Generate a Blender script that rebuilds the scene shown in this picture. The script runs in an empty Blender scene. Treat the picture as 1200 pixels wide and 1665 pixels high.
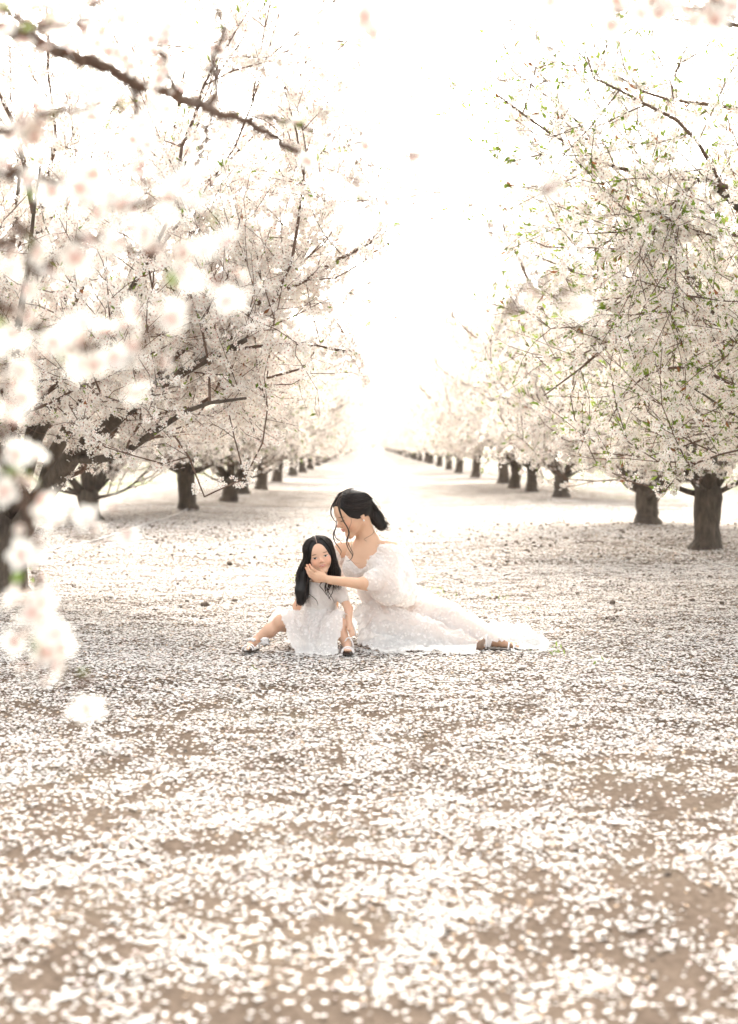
import bpy, bmesh, math, random
import numpy as np
from mathutils import Vector, Matrix, Quaternion, noise as mnoise

# ------------------------------------------------------------------ camera, sky, sun, exposure
scn = bpy.context.scene
col = scn.collection
CAMH = 1.05
TILT = math.radians(2.65)
cam = bpy.data.cameras.new('camera')
cam.sensor_fit = 'VERTICAL'
cam.sensor_height = 56.0
cam.lens = 80.0
cam.clip_start = 0.05
cam.clip_end = 3000
cam.dof.use_dof = True
cam.dof.focus_distance = 7.55
cam.dof.aperture_fstop = 3.8
camo = bpy.data.objects.new('camera', cam)
camo.location = (0, 0, CAMH)
camo.rotation_euler = (math.radians(90) - TILT, 0, 0)
col.objects.link(camo)
scn.camera = camo

SUN_AZ = math.radians(3)      # to the right of the alley's direction
SUN_EL = math.radians(38)
w = bpy.data.worlds.new('World')
scn.world = w
w.use_nodes = True
nt = w.node_tree
nt.nodes.clear()
sky = nt.nodes.new('ShaderNodeTexSky')
sky.sky_type = 'NISHITA'
sky.sun_disc = False
sky.sun_elevation = SUN_EL
sky.sun_rotation = SUN_AZ
sky.dust_density = 6.0
sky.air_density = 1.0
sky.ozone_density = 1.0
hs = nt.nodes.new('ShaderNodeHueSaturation')
hs.inputs['Saturation'].default_value = 0.2
bg = nt.nodes.new('ShaderNodeBackground')
bg.inputs['Strength'].default_value = 0.15
wo = nt.nodes.new('ShaderNodeOutputWorld')
nt.links.new(sky.outputs[0], hs.inputs['Color'])
tint = nt.nodes.new('ShaderNodeMixRGB')      # warm evening haze over the whole sky
tint.blend_type = 'MULTIPLY'
tint.inputs[0].default_value = 1.0
tint.inputs[2].default_value = (1.0, 0.98, 0.925, 1)
nt.links.new(hs.outputs[0], tint.inputs[1])
nt.links.new(tint.outputs[0], bg.inputs['Color'])
nt.links.new(bg.outputs[0], wo.inputs['Surface'])

sun = bpy.data.lights.new('sun', 'SUN')
sun.energy = 0.55
sun.angle = math.radians(22)
sun.color = (1.0, 0.935, 0.83)
suno = bpy.data.objects.new('sun', sun)
sd = Vector((math.sin(SUN_AZ) * math.cos(SUN_EL), math.cos(SUN_AZ) * math.cos(SUN_EL), math.sin(SUN_EL)))
suno.rotation_euler = sd.to_track_quat('Z', 'Y').to_euler()
suno.location = (10, 40, 30)
col.objects.link(suno)

scn.view_settings.view_transform = 'Standard'
scn.view_settings.look = 'None'
scn.view_settings.exposure = 2.42
scn.view_settings.gamma = 1.0
scn.view_settings.use_curve_mapping = False
scn.cycles.max_bounces = 14
scn.cycles.diffuse_bounces = 9
scn.cycles.transmission_bounces = 12
scn.cycles.transparent_max_bounces = 24
scn.cycles.volume_bounces = 1
scn.cycles.use_adaptive_sampling = True
scn.cycles.adaptive_threshold = 0.015
scn.cycles.use_denoising = True

FPX = 2379.0
CT, ST = math.cos(TILT), math.sin(TILT)

def at(px, py, Y):
    """world point seen at photograph pixel (px, py) at distance Y along the alley"""
    u = (px - 600) / FPX
    v = (832.5 - py) / FPX
    d = Vector((u, CT + v * ST, v * CT - ST))
    return Vector((d.x / d.y * Y, Y, CAMH + d.z / d.y * Y))

def gnd(px, py):
    v = (832.5 - py) / FPX
    dz, dy = v * CT - ST, CT + v * ST
    Y = -CAMH * dy / dz
    return Vector(((px - 600) / FPX / dy * Y, Y, 0))

# ------------------------------------------------------------------ noise and mesh helpers
def vnoise(x, y, seed=0):
    xi, yi = np.floor(x).astype(np.int64), np.floor(y).astype(np.int64)
    fx, fy = x - xi, y - yi
    fx, fy = fx * fx * (3 - 2 * fx), fy * fy * (3 - 2 * fy)
    def h(a, b):
        n = (a * 374761393 + b * 668265263 + seed * 974711) & 0xffffffff
        n = ((n ^ (n >> 13)) * 1274126177) & 0xffffffff
        return ((n ^ (n >> 16)) & 0xffff) / 65535.0
    return (h(xi, yi) * (1 - fx) + h(xi + 1, yi) * fx) * (1 - fy) + (h(xi, yi + 1) * (1 - fx) + h(xi + 1, yi + 1) * fx) * fy

def fbm(x, y, oct=4, seed=0):
    s, a, t = 0, 1.0, 0
    for i in range(oct):
        s = s + a * vnoise(x * 2 ** i + 17.3 * i, y * 2 ** i - 9.1 * i, seed + i)
        t += a
        a *= 0.55
    return s / t

def height(x, y):
    x = np.asarray(x, float); y = np.asarray(y, float)
    near = np.clip(1.6 - y / 60, 0.2, 1)
    und = (fbm(x * 0.5, y * 0.45, 3, 5) - 0.5) * 0.10 * near
    lump = (fbm(x * 5, y * 5, 3, 9) - 0.5) * 0.035 * near
    berm = 0.05 * (np.exp(-((x - 3.5) / 1.2) ** 2) + np.exp(-((x + 3.1) / 1.2) ** 2))
    flat = np.exp(-(((x + 0.1) / 1.5) ** 4 + ((y - 7.6) / 1.0) ** 4))
    return (und + lump) * (1 - 0.8 * flat) + berm - 0.005

def hgt(x, y):
    return float(height(np.array([x]), np.array([y]))[0])

def mesh_np(name, v, faces_flat, starts, totals, smooth=True):
    me = bpy.data.meshes.new(name)
    v = np.asarray(v, np.float32)
    me.vertices.add(len(v))
    me.vertices.foreach_set('co', v.ravel())
    me.loops.add(len(faces_flat))
    me.loops.foreach_set('vertex_index', np.asarray(faces_flat, np.int32))
    me.polygons.add(len(starts))
    me.polygons.foreach_set('loop_start', np.asarray(starts, np.int32))
    try:
        me.polygons.foreach_set('loop_total', np.asarray(totals, np.int32))
    except Exception:
        pass
    if smooth:
        me.polygons.foreach_set('use_smooth', np.ones(len(starts), bool))
    me.update(calc_edges=True)
    return me

def quads_mesh(name, v, q, smooth=True):
    q = np.asarray(q, np.int32)
    n = len(q)
    k = q.shape[1]
    return mesh_np(name, v, q.ravel(), np.arange(n) * k, np.full(n, k), smooth)

def set_col(me, c, name='Col'):
    a = me.color_attributes.new(name, 'FLOAT_COLOR', 'POINT')
    c = np.asarray(c, np.float32)
    if c.shape[1] == 3:
        c = np.concatenate([c, np.ones((len(c), 1), np.float32)], 1)
    a.data.foreach_set('color', c.ravel())

def link(name, me, mat=None, parent=None, kind=None):
    o = bpy.data.objects.new(name, me)
    col.objects.link(o)
    if mat is not None and len(me.materials) == 0:
        me.materials.append(mat)
    if parent is not None:
        o.parent = parent
    if kind:
        o['kind'] = kind
    return o

def tag(o, label=None, cat=None, group=None, kind=None):
    if label: o['label'] = label
    if cat: o['category'] = cat
    if group: o['group'] = group
    if kind: o['kind'] = kind
    return o

def empty(name, loc=(0, 0, 0), rz=0):
    o = bpy.data.objects.new(name, None)
    o.empty_display_size = 0.2
    o.location = loc
    o.rotation_euler = (0, 0, rz)
    col.objects.link(o)
    return o

class Tubes:
    """collects tapered tubes (radius per point) into one mesh"""
    def __init__(s):
        s.v, s.f, s.c, s.n = [], [], [], 0
    def add(s, pts, rad, sides=5, cap=True, colr=None, flat=1.0, wob=0.0, rng=None):
        P = np.asarray([tuple(p) for p in pts], float)
        R = np.broadcast_to(np.asarray(rad, float), (len(P),))
        T = np.gradient(P, axis=0)
        T /= np.linalg.norm(T, axis=1)[:, None] + 1e-12
        up = np.array([0, 0, 1.0]) if abs(T[0, 2]) < 0.9 else np.array([1.0, 0, 0])
        n0 = np.cross(up, T[0]); n0 /= np.linalg.norm(n0)
        N = [n0]
        for i in range(1, len(P)):
            n = N[-1] - T[i] * np.dot(N[-1], T[i])
            n /= np.linalg.norm(n) + 1e-12
            N.append(n)
        N = np.array(N); B = np.cross(T, N)
        a = np.arange(sides) * 2 * math.pi / sides
        ca, sa = np.cos(a), np.sin(a) * flat
        rr = R[:, None] * np.ones(sides)[None]
        if wob:
            rr = rr * (1 + wob * (rng.random((len(P), sides)) - 0.5))
        V = P[:, None] + rr[..., None] * (ca[None, :, None] * N[:, None] + sa[None, :, None] * B[:, None])
        m = len(P)
        idx = s.n + np.arange(m * sides).reshape(m, sides)
        q = np.stack([idx[:-1], np.roll(idx[:-1], -1, 1), np.roll(idx[1:], -1, 1), idx[1:]], -1).reshape(-1, 4)
        s.v.append(V.reshape(-1, 3)); s.f.append(q)
        s.n += m * sides
        if cap:
            ends = P[[0, -1]] + np.array([-T[0] * R[0] * .3, T[-1] * R[-1] * .6])
            s.v.append(ends)
            e0, e1 = s.n, s.n + 1
            s.n += 2
            r0, r1 = idx[0], idx[-1]
            k = np.roll(r0, -1)
            s.f.append(np.stack([np.full(sides, e0), k, r0, r0 * 0 + e0], -1) * 0 + np.stack([np.full(sides, e0), k, r0, np.full(sides, -1)], -1))
            k = np.roll(r1, -1)
            s.f.append(np.stack([np.full(sides, e1), r1, k, np.full(sides, -1)], -1))
        if colr is not None:
            s.c.append(np.tile(np.asarray(colr, float), (m * sides + (2 if cap else 0), 1)))
    def mesh(s, name):
        v = np.concatenate(s.v); f = np.concatenate(s.f)
        tri = f[:, 3] < 0
        fl = np.concatenate([f[~tri].ravel(), f[tri][:, :3].ravel()])
        nq, ntr = (~tri).sum(), tri.sum()
        tot = np.concatenate([np.full(nq, 4), np.full(ntr, 3)])
        st = np.concatenate([[0], np.cumsum(tot)[:-1]])
        me = mesh_np(name, v, fl, st, tot)
        if s.c: set_col(me, np.concatenate(s.c))
        return me

# ------------------------------------------------------------------ materials
def new_mat(name):
    m = bpy.data.materials.new(name)
    m.use_nodes = True
    nt = m.node_tree
    nt.nodes.clear()
    out = nt.nodes.new('ShaderNodeOutputMaterial')
    return m, nt, out

def N(nt, t, **kw):
    n = nt.nodes.new(t)
    for k, v in kw.items():
        if k in n.inputs: n.inputs[k].default_value = v
        else: setattr(n, k, v)
    return n

def ramp(nt, fac, stops):
    r = nt.nodes.new('ShaderNodeValToRGB')
    while len(r.color_ramp.elements) < len(stops): r.color_ramp.elements.new(0.5)
    for e, (p, c) in zip(r.color_ramp.elements, stops):
        e.position = p
        e.color = (*c, 1) if len(c) == 3 else c
    nt.links.new(fac, r.inputs[0])
    return r

def petal_material(name, trans=0.4, tint=(1, 1, 1)):
    m, nt, out = new_mat(name)
    at_ = N(nt, 'ShaderNodeAttribute', attribute_name='Col')
    oi = N(nt, 'ShaderNodeObjectInfo')
    d = N(nt, 'ShaderNodeBsdfDiffuse')
    t = N(nt, 'ShaderNodeBsdfTranslucent')
    mix = N(nt, 'ShaderNodeMixShader'); mix.inputs[0].default_value = trans
    mul = N(nt, 'ShaderNodeMixRGB', blend_type='MULTIPLY'); mul.inputs[0].default_value = 1
    mul.inputs[2].default_value = (*tint, 1)
    nt.links.new(at_.outputs['Color'], mul.inputs[1])
    nt.links.new(mul.outputs[0], d.inputs['Color'])
    nt.links.new(mul.outputs[0], t.inputs['Color'])
    nt.links.new(d.outputs[0], mix.inputs[1]); nt.links.new(t.outputs[0], mix.inputs[2])
    nt.links.new(mix.outputs[0], out.inputs[0])
    return m

def bark_material(name, c1, c2, scale=18):
    m, nt, out = new_mat(name)
    tc = N(nt, 'ShaderNodeTexCoord')
    mp = N(nt, 'ShaderNodeMapping'); mp.inputs['Scale'].default_value = (1, 1, 0.28)
    nz = N(nt, 'ShaderNodeTexNoise', Scale=scale, Detail=6, Roughness=0.65)
    nz2 = N(nt, 'ShaderNodeTexNoise', Scale=2.5, Detail=3)
    vo = N(nt, 'ShaderNodeTexVoronoi', feature='DISTANCE_TO_EDGE', Scale=scale * 1.4)
    nt.links.new(tc.outputs['Object'], mp.inputs[0])
    for n in (nz, vo): nt.links.new(mp.outputs[0], n.inputs['Vector'])
    nt.links.new(tc.outputs['Object'], nz2.inputs['Vector'])
    r = ramp(nt, nz.outputs[0], [(0.3, c1), (0.7, c2)])
    r2 = ramp(nt, nz2.outputs[0], [(0.35, (0.75, 0.72, 0.7)), (0.65, (1.15, 1.15, 1.1))])
    mul = N(nt, 'ShaderNodeMixRGB', blend_type='MULTIPLY'); mul.inputs[0].default_value = 1
    nt.links.new(r.outputs[0], mul.inputs[1]); nt.links.new(r2.outputs[0], mul.inputs[2])
    b = N(nt, 'ShaderNodeBsdfPrincipled', Roughness=0.9)
    nt.links.new(mul.outputs[0], b.inputs['Base Color'])
    bp = N(nt, 'ShaderNodeBump', Strength=0.7, Distance=0.02)
    ad = N(nt, 'ShaderNodeMath', operation='ADD')
    nt.links.new(nz.outputs[0], ad.inputs[0]); nt.links.new(vo.outputs[0], ad.inputs[1])
    nt.links.new(ad.outputs[0], bp.inputs['Height']); nt.links.new(bp.outputs[0], b.inputs['Normal'])
    nt.links.new(b.outputs[0], out.inputs[0])
    return m

def plain(name, c, rough=0.7, **kw):
    m, nt, out = new_mat(name)
    b = N(nt, 'ShaderNodeBsdfPrincipled', Roughness=rough)
    b.inputs['Base Color'].default_value = (*c, 1)
    for k, v in kw.items(): b.inputs[k.replace('_', ' ')].default_value = v
    nt.links.new(b.outputs[0], out.inputs[0])
    return m

MAT_PETAL = petal_material('blossom_petals', 0.34)
MAT_LEAF = petal_material('leaves', 0.5)
MAT_FALLEN = petal_material('fallen_petals', 0.15)
MAT_BARK = bark_material('almond_bark', (0.045, 0.035, 0.028), (0.13, 0.105, 0.085))
MAT_TWIG = bark_material('twig_bark', (0.09, 0.06, 0.045), (0.20, 0.13, 0.10), 60)

# ------------------------------------------------------------------ ground
def ground_material():
    m, nt, out = new_mat('petal_strewn_soil')
    tc = N(nt, 'ShaderNodeTexCoord')
    geo = N(nt, 'ShaderNodeNewGeometry')
    P = geo.outputs['Position']
    n1 = N(nt, 'ShaderNodeTexNoise', Scale=1.2, Detail=6, Roughness=0.6); nt.links.new(P, n1.inputs['Vector'])
    n2 = N(nt, 'ShaderNodeTexNoise', Scale=45, Detail=5, Roughness=0.7); nt.links.new(P, n2.inputs['Vector'])
    n3 = N(nt, 'ShaderNodeTexNoise', Scale=300, Detail=2); nt.links.new(P, n3.inputs['Vector'])
    soil = ramp(nt, n1.outputs[0], [(0.3, (0.105, 0.080, 0.063)), (0.55, (0.140, 0.108, 0.085)), (0.75, (0.135, 0.115, 0.085))])
    gr = ramp(nt, n2.outputs[0], [(0.3, (0.6, 0.58, 0.56)), (0.6, (1.1, 1.1, 1.1))])
    gr2 = ramp(nt, n3.outputs[0], [(0.3, (0.75, 0.75, 0.75)), (0.7, (1.2, 1.2, 1.2))])
    mul = N(nt, 'ShaderNodeMixRGB', blend_type='MULTIPLY'); mul.inputs[0].default_value = 1
    nt.links.new(soil.outputs[0], mul.inputs[1]); nt.links.new(gr.outputs[0], mul.inputs[2])
    mul2 = N(nt, 'ShaderNodeMixRGB', blend_type='MULTIPLY'); mul2.inputs[0].default_value = 1
    nt.links.new(mul.outputs[0], mul2.inputs[1]); nt.links.new(gr2.outputs[0], mul2.inputs[2])
    # petals too small or too far to be built: voronoi cells whose random value passes a drifted threshold
    vo = N(nt, 'ShaderNodeTexVoronoi', Scale=70, Randomness=1.0); nt.links.new(P, vo.inputs['Vector'])
    dd = N(nt, 'ShaderNodeMath', operation='LESS_THAN'); nt.links.new(vo.outputs['Distance'], dd.inputs[0]); dd.inputs[1].default_value = 0.55
    n4 = N(nt, 'ShaderNodeTexNoise', Scale=2.2, Detail=5, Roughness=0.6); nt.links.new(P, n4.inputs['Vector'])
    sep = N(nt, 'ShaderNodeSeparateColor'); nt.links.new(vo.outputs['Color'], sep.inputs[0])
    sy = N(nt, 'ShaderNodeSeparateXYZ'); nt.links.new(P, sy.inputs[0])
    # where built petals thin out the printed ones take over
    mr = N(nt, 'ShaderNodeMapRange'); nt.links.new(sy.outputs[1], mr.inputs[0])
    mr.inputs[1].default_value = 4.5; mr.inputs[2].default_value = 20; mr.inputs[3].default_value = 0.12; mr.inputs[4].default_value = 0.66
    a = N(nt, 'ShaderNodeMath', operation='MULTIPLY_ADD'); nt.links.new(n4.outputs[0], a.inputs[0]); a.inputs[1].default_value = 1.5; a.inputs[2].default_value = -0.75
    b = N(nt, 'ShaderNodeMath', operation='ADD'); nt.links.new(a.outputs[0], b.inputs[0]); nt.links.new(mr.outputs[0], b.inputs[1])
    lt = N(nt, 'ShaderNodeMath', operation='LESS_THAN'); nt.links.new(sep.outputs[0], lt.inputs[0]); nt.links.new(b.outputs[0], lt.inputs[1])
    pm = N(nt, 'ShaderNodeMath', operation='MULTIPLY'); nt.links.new(dd.outputs[0], pm.inputs[0]); nt.links.new(lt.outputs[0], pm.inputs[1])
    pc = N(nt, 'ShaderNodeMixRGB'); nt.links.new(sep.outputs[1], pc.inputs[0])
    pc.inputs[1].default_value = (0.76, 0.735, 0.70, 1); pc.inputs[2].default_value = (0.68, 0.62, 0.57, 1)
    mx = N(nt, 'ShaderNodeMixRGB'); nt.links.new(pm.outputs[0], mx.inputs[0]); nt.links.new(mul2.outputs[0], mx.inputs[1]); nt.links.new(pc.outputs[0], mx.inputs[2])
    # green weeds between the rows, far off
    n5 = N(nt, 'ShaderNodeTexNoise', Scale=0.25, Detail=5, Roughness=0.7); nt.links.new(P, n5.inputs['Vector'])
    ax = N(nt, 'ShaderNodeMath', operation='ABSOLUTE'); nt.links.new(sy.outputs[0], ax.inputs[0])
    mg = N(nt, 'ShaderNodeMapRange'); nt.links.new(ax.outputs[0], mg.inputs[0]); mg.inputs[1].default_value = 4.2; mg.inputs[2].default_value = 6.0; mg.inputs[3].default_value = 0; mg.inputs[4].default_value = 1
    g2 = ramp(nt, n5.outputs[0], [(0.5, (0, 0, 0)), (0.62, (1, 1, 1))])
    gm = N(nt, 'ShaderNodeMath', operation='MULTIPLY'); nt.links.new(g2.outputs[0], gm.inputs[0]); nt.links.new(mg.outputs[0], gm.inputs[1])
    gm2 = N(nt, 'ShaderNodeMath', operation='MULTIPLY'); nt.links.new(gm.outputs[0], gm2.inputs[0]); gm2.inputs[1].default_value = 0.7
    mx2 = N(nt, 'ShaderNodeMixRGB'); nt.links.new(gm2.outputs[0], mx2.inputs[0]); nt.links.new(mx.outputs[0], mx2.inputs[1]); mx2.inputs[2].default_value = (0.22, 0.30, 0.10, 1)
    bs = N(nt, 'ShaderNodeBsdfPrincipled', Roughness=0.95)
    bs.inputs['Specular IOR Level'].default_value = 0.0
    nt.links.new(mx2.outputs[0], bs.inputs['Base Color'])
    bp = N(nt, 'ShaderNodeBump', Strength=0.6, Distance=0.012)
    nt.links.new(n2.outputs[0], bp.inputs['Height']); nt.links.new(bp.outputs[0], bs.inputs['Normal'])
    nt.links.new(bs.outputs[0], out.inputs[0])
    return m

def axis(lo, hi, step, far_lo, far_hi, g=1.18):
    a = list(np.arange(lo, hi + 1e-6, step))
    s = step
    while a[-1] < far_hi: s *= g; a.append(a[-1] + s)
    s = step
    while a[0] > far_lo: s *= g; a.insert(0, a[0] - s)
    return np.array(a)

xs = axis(-4.5, 4.5, 0.07, -500, 500)
ys = axis(1.5, 15, 0.08, -60, 900)
GX, GY = np.meshgrid(xs, ys)
GZ = height(GX, GY)
idx = np.arange(GX.size).reshape(GX.shape)
q = np.stack([idx[:-1, :-1], idx[:-1, 1:], idx[1:, 1:], idx[1:, :-1]], -1).reshape(-1, 4)
g = link('ground', quads_mesh('ground', np.stack([GX, GY, GZ], -1).reshape(-1, 3), q), ground_material())
tag(g, kind='structure')

# ------------------------------------------------------------------ fallen petals
rng = np.random.default_rng(7)
def scatter_petals(name, n, ya, yb, size, sides, power=1.0, thr=(0.30, 0.62), marg=0.3):
    # sample so that density per square metre stays even: x range widens with y
    t = rng.random(n * 2)
    y = np.sqrt(ya ** 2 + t * (yb ** 2 - ya ** 2))
    x = (rng.random(n * 2) - 0.5) * 2 * (0.265 * y + marg)
    d = fbm(x * 1.1, y * 0.9, 4, 21) * 0.22 + fbm(x * 8, y * 8, 3, 33) * 0.78
    bias = np.interp(y, [2.5, 4, 5, 6, 8, 12, 20], [0, .06, .12, .17, .19, .21, .22]) + 0.05 * np.exp(-((x + 1.5) / 1.2) ** 2)
    p = np.clip((d + bias - thr[0]) / (thr[1] - thr[0]), 0.07, 1)
    keep = rng.random(n * 2) < p
    x, y = x[keep][:n], y[keep][:n]
    n = len(x)
    s = size * (0.6 + 0.75 * rng.random(n))
    a = np.arange(sides) * 2 * math.pi / sides
    ell = 0.72
    lx = (np.cos(a) * ell)[None] * s[:, None] * (0.9 + 0.3 * rng.random((n, sides)))
    ly = np.sin(a)[None] * s[:, None] * (0.9 + 0.3 * rng.random((n, sides)))
    curl = (0.10 + 0.5 * rng.random(n))[:, None]
    lz = curl * (lx ** 2 + 0.3 * ly ** 2) / s[:, None] * 1.2
    tx, ty = rng.normal(0, 0.14, n)[:, None], rng.normal(0, 0.14, n)[:, None]
    lz = lz + lx * tx + ly * ty
    th = rng.random(n)[:, None] * 2 * math.pi
    wx = lx * np.cos(th) - ly * np.sin(th)
    wy = lx * np.sin(th) + ly * np.cos(th)
    h = height(x, y) + 0.0025 + 0.004 * rng.random(n)
    lz = lz - lz.min(1)[:, None]
    V = np.stack([x[:, None] + wx, y[:, None] + wy, h[:, None] + lz], -1).reshape(-1, 3)
    q = np.arange(n * sides).reshape(n, sides)
    me = quads_mesh(name, V, q, False)
    b = rng.random(n)
    c = np.array([0.70, 0.675, 0.65])[None] * (0.86 + 0.16 * b[:, None])
    pink = (rng.random(n) < 0.14)
    c[pink] = c[pink] * np.array([1.0, 0.90, 0.90])
    old = (rng.random(n) < 0.07)
    c[old] = np.array([0.50, 0.38, 0.28])
    set_col(me, np.repeat(c, sides, 0))
    o = link(name, me, MAT_FALLEN)
    tag(o, kind='stuff')
    return o

p1 = scatter_petals('fallen_petals', 48000, 2.3, 6.0, 0.0058, 6, thr=(0.44, 0.80))
tag(p1, 'white fallen almond petals strewn over the bare soil of the front of the alley', 'petals')
p2 = scatter_petals('fallen_petals', 205000, 6.0, 12.5, 0.0080, 4, thr=(0.38, 0.60))
tag(p2, 'dense carpet of white petals around the seated woman and girl', 'petals')
p3 = scatter_petals('fallen_petals', 90000, 12.5, 24.0, 0.014, 4, thr=(0.40, 0.66), marg=1)
tag(p3, 'pale petal carpet between the two rows of almond trunks', 'petals')
# ------------------------------------------------------------------ blossoms, leaves
def rot_frames(n, rng, dirs=None, spread=0.9):
    """n random frames (x, y, z) whose z follows dirs loosely"""
    z = rng.normal(0, 1, (n, 3))
    z /= np.linalg.norm(z, axis=1)[:, None]
    if dirs is not None:
        z = dirs + z * spread
        z /= np.linalg.norm(z, axis=1)[:, None] + 1e-9
    r = rng.normal(0, 1, (n, 3))
    x = np.cross(r, z); x /= np.linalg.norm(x, axis=1)[:, None] + 1e-9
    return x, np.cross(z, x), z

def flower_mesh(name, P, dirs, size, rng, petals=5, simple=False):
    n = len(P)
    x, y, z = rot_frames(n, rng, dirs, 0.8)
    s = size * (0.75 + 0.45 * rng.random(n))
    cup = 0.15 + 0.55 * rng.random(n)
    V, C, F = [], [], []
    base = 0
    shade = (0.90 + 0.10 * rng.random(n))
    white = np.stack([0.91 * shade, 0.90 * shade, 0.86 * shade], 1)
    pk = rng.random(n) < 0.18
    white[pk] *= np.array([1.0, 0.93, 0.93])
    inner = white * np.array([0.97, 0.88, 0.86])
    def loc(a, b, c):
        return P + s[:, None] * (a[:, None] * x + b[:, None] * y + c[:, None] * z)
    for k in range(petals):
        th = 2 * math.pi * k / petals + rng.normal(0, 0.08, n)
        ct, st = np.cos(th), np.sin(th)
        w = 0.30 + 0.06 * rng.random(n)
        lift = cup * (0.8 + 0.4 * rng.random(n))
        ln = 0.95 + 0.15 * rng.random(n)
        v0 = loc(ct * 0.06, st * 0.06, 0 * ct)
        v1 = loc(ct * 0.62 * ln - st * w, st * 0.62 * ln + ct * w, lift * 0.42)
        v2 = loc(ct * ln, st * ln, lift * 0.75)
        v3 = loc(ct * 0.62 * ln + st * w, st * 0.62 * ln - ct * w, lift * 0.42)
        if simple:
            V.append(np.stack([v0, v1 * 0.7 + v2 * 0.3 + (v1 - v3) * .12, v3 * 0.7 + v2 * 0.3 - (v1 - v3) * .12], 1)); C.append(np.stack([inner, white, white], 1))
        else:
            V.append(np.stack([v0, v1, v2, v3], 1)); C.append(np.stack([inner, white, white, white], 1))
    # eye of the flower (stamens) and the reddish calyx behind it
    K = 3 if simple else 4
    cc = np.tile(np.array([0.62, 0.42, 0.20]), (n, 1)); cc[rng.random(n) < 0.6] = (0.50, 0.20, 0.16)
    e = 0.17 * np.ones(n); o = 0 * e
    V.append(np.stack([loc(e, o, o + .12), loc(o, e, o + .16), loc(-e, o, o + .12), loc(o, -e, o + .16)][:K], 1)); C.append(np.stack([cc] * K, 1))
    rc = np.tile(np.array([0.30, 0.11, 0.075]), (n, 1)); rc[rng.random(n) < 0.35] = (0.26, 0.28, 0.10)
    e = 0.24 * np.ones(n)
    V.append(np.stack([loc(e, o, o - .05), loc(o, e, o - .05), loc(-e * .3, -e * .3, o - .42), loc(-e * .1, -e * .1, o - .1)][:K], 1)); C.append(np.stack([rc] * K, 1))
    V = np.stack(V, 1); C = np.stack(C, 1)       # n, faces, 4, 3
    nf = V.shape[1]
    q = np.arange(n * nf * K).reshape(-1, K)
    me = quads_mesh(name, V.reshape(-1, 3), q, False)
    set_col(me, C.reshape(-1, 3))
    me.materials.append(MAT_PETAL)
    return me

def leaf_mesh(name, P, dirs, size, rng, cols=((0.17, 0.25, 0.05), (0.28, 0.36, 0.08), (0.27, 0.12, 0.06))):
    n = len(P)
    x, y, z = rot_frames(n, rng, dirs, 0.6)     # z = direction of the leaf
    s = size * (0.5 + 0.8 * rng.random(n))[:, None]
    w = 0.17
    v = np.stack([P, P + s * (0.5 * z + w * x + 0.06 * y), P + s * (1.0 * z - 0.05 * y), P + s * (0.5 * z - w * x + 0.06 * y)], 1)
    q = np.arange(n * 4).reshape(-1, 4)
    me = quads_mesh(name, v.reshape(-1, 3), q, False)
    cols = np.array(cols)
    c = cols[rng.choice(len(cols), n, p=[0.45, 0.43, 0.12])] * (0.8 + 0.4 * rng.random((n, 1)))
    set_col(me, np.repeat(c, 4, 0))
    me.materials.append(MAT_LEAF)
    return me

# ------------------------------------------------------------------ flower clusters set on the wood of the nearer trees
def cluster_mesh(seed, n=6, fs=.0205):
    r = np.random.default_rng(seed)
    d = r.normal(0, 1, (n, 3)); d[:, 2] += .5; d /= np.linalg.norm(d, axis=1)[:, None]
    P = d * (.022 + .014 * r.random((n, 1))) + np.array([0, 0, .012])
    return flower_mesh('flower_cluster', P, d, fs, r, 5, False)

CL_OBJ = []
for k in range(5):
    o = bpy.data.objects.new('flower_cluster', cluster_mesh(100 + k, (6, 5, 7, 4, 6)[k]))
    CL_OBJ.append(o)

def cluster_group():
    ng = bpy.data.node_groups.new('clusters_on_twigs', 'GeometryNodeTree')
    ng.interface.new_socket('Geometry', in_out='INPUT', socket_type='NodeSocketGeometry')
    ng.interface.new_socket('Geometry', in_out='OUTPUT', socket_type='NodeSocketGeometry')
    i = ng.nodes.new('NodeGroupInput'); o = ng.nodes.new('NodeGroupOutput')
    j = ng.nodes.new('GeometryNodeJoinGeometry')
    for c in CL_OBJ:
        oi = ng.nodes.new('GeometryNodeObjectInfo'); oi.inputs['Object'].default_value = c
        gi = ng.nodes.new('GeometryNodeGeometryToInstance')
        ng.links.new(oi.outputs['Geometry'], gi.inputs[0]); ng.links.new(gi.outputs[0], j.inputs[0])
    ip = ng.nodes.new('GeometryNodeInstanceOnPoints')
    ip.inputs['Pick Instance'].default_value = True
    na = ng.nodes.new('GeometryNodeInputNamedAttribute'); na.data_type = 'FLOAT_VECTOR'; na.inputs['Name'].default_value = 'rot'
    nb = ng.nodes.new('GeometryNodeInputNamedAttribute'); nb.data_type = 'FLOAT'; nb.inputs['Name'].default_value = 'size'
    er = ng.nodes.new('FunctionNodeEulerToRotation')
    ng.links.new(na.outputs[0], er.inputs[0])
    ng.links.new(er.outputs[0], ip.inputs['Rotation'])
    ng.links.new(nb.outputs[0], ip.inputs['Scale'])
    ng.links.new(i.outputs[0], ip.inputs['Points']); ng.links.new(j.outputs[0], ip.inputs['Instance'])
    ng.links.new(ip.outputs[0], o.inputs[0])
    return ng
CL_GROUP = cluster_group()

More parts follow.
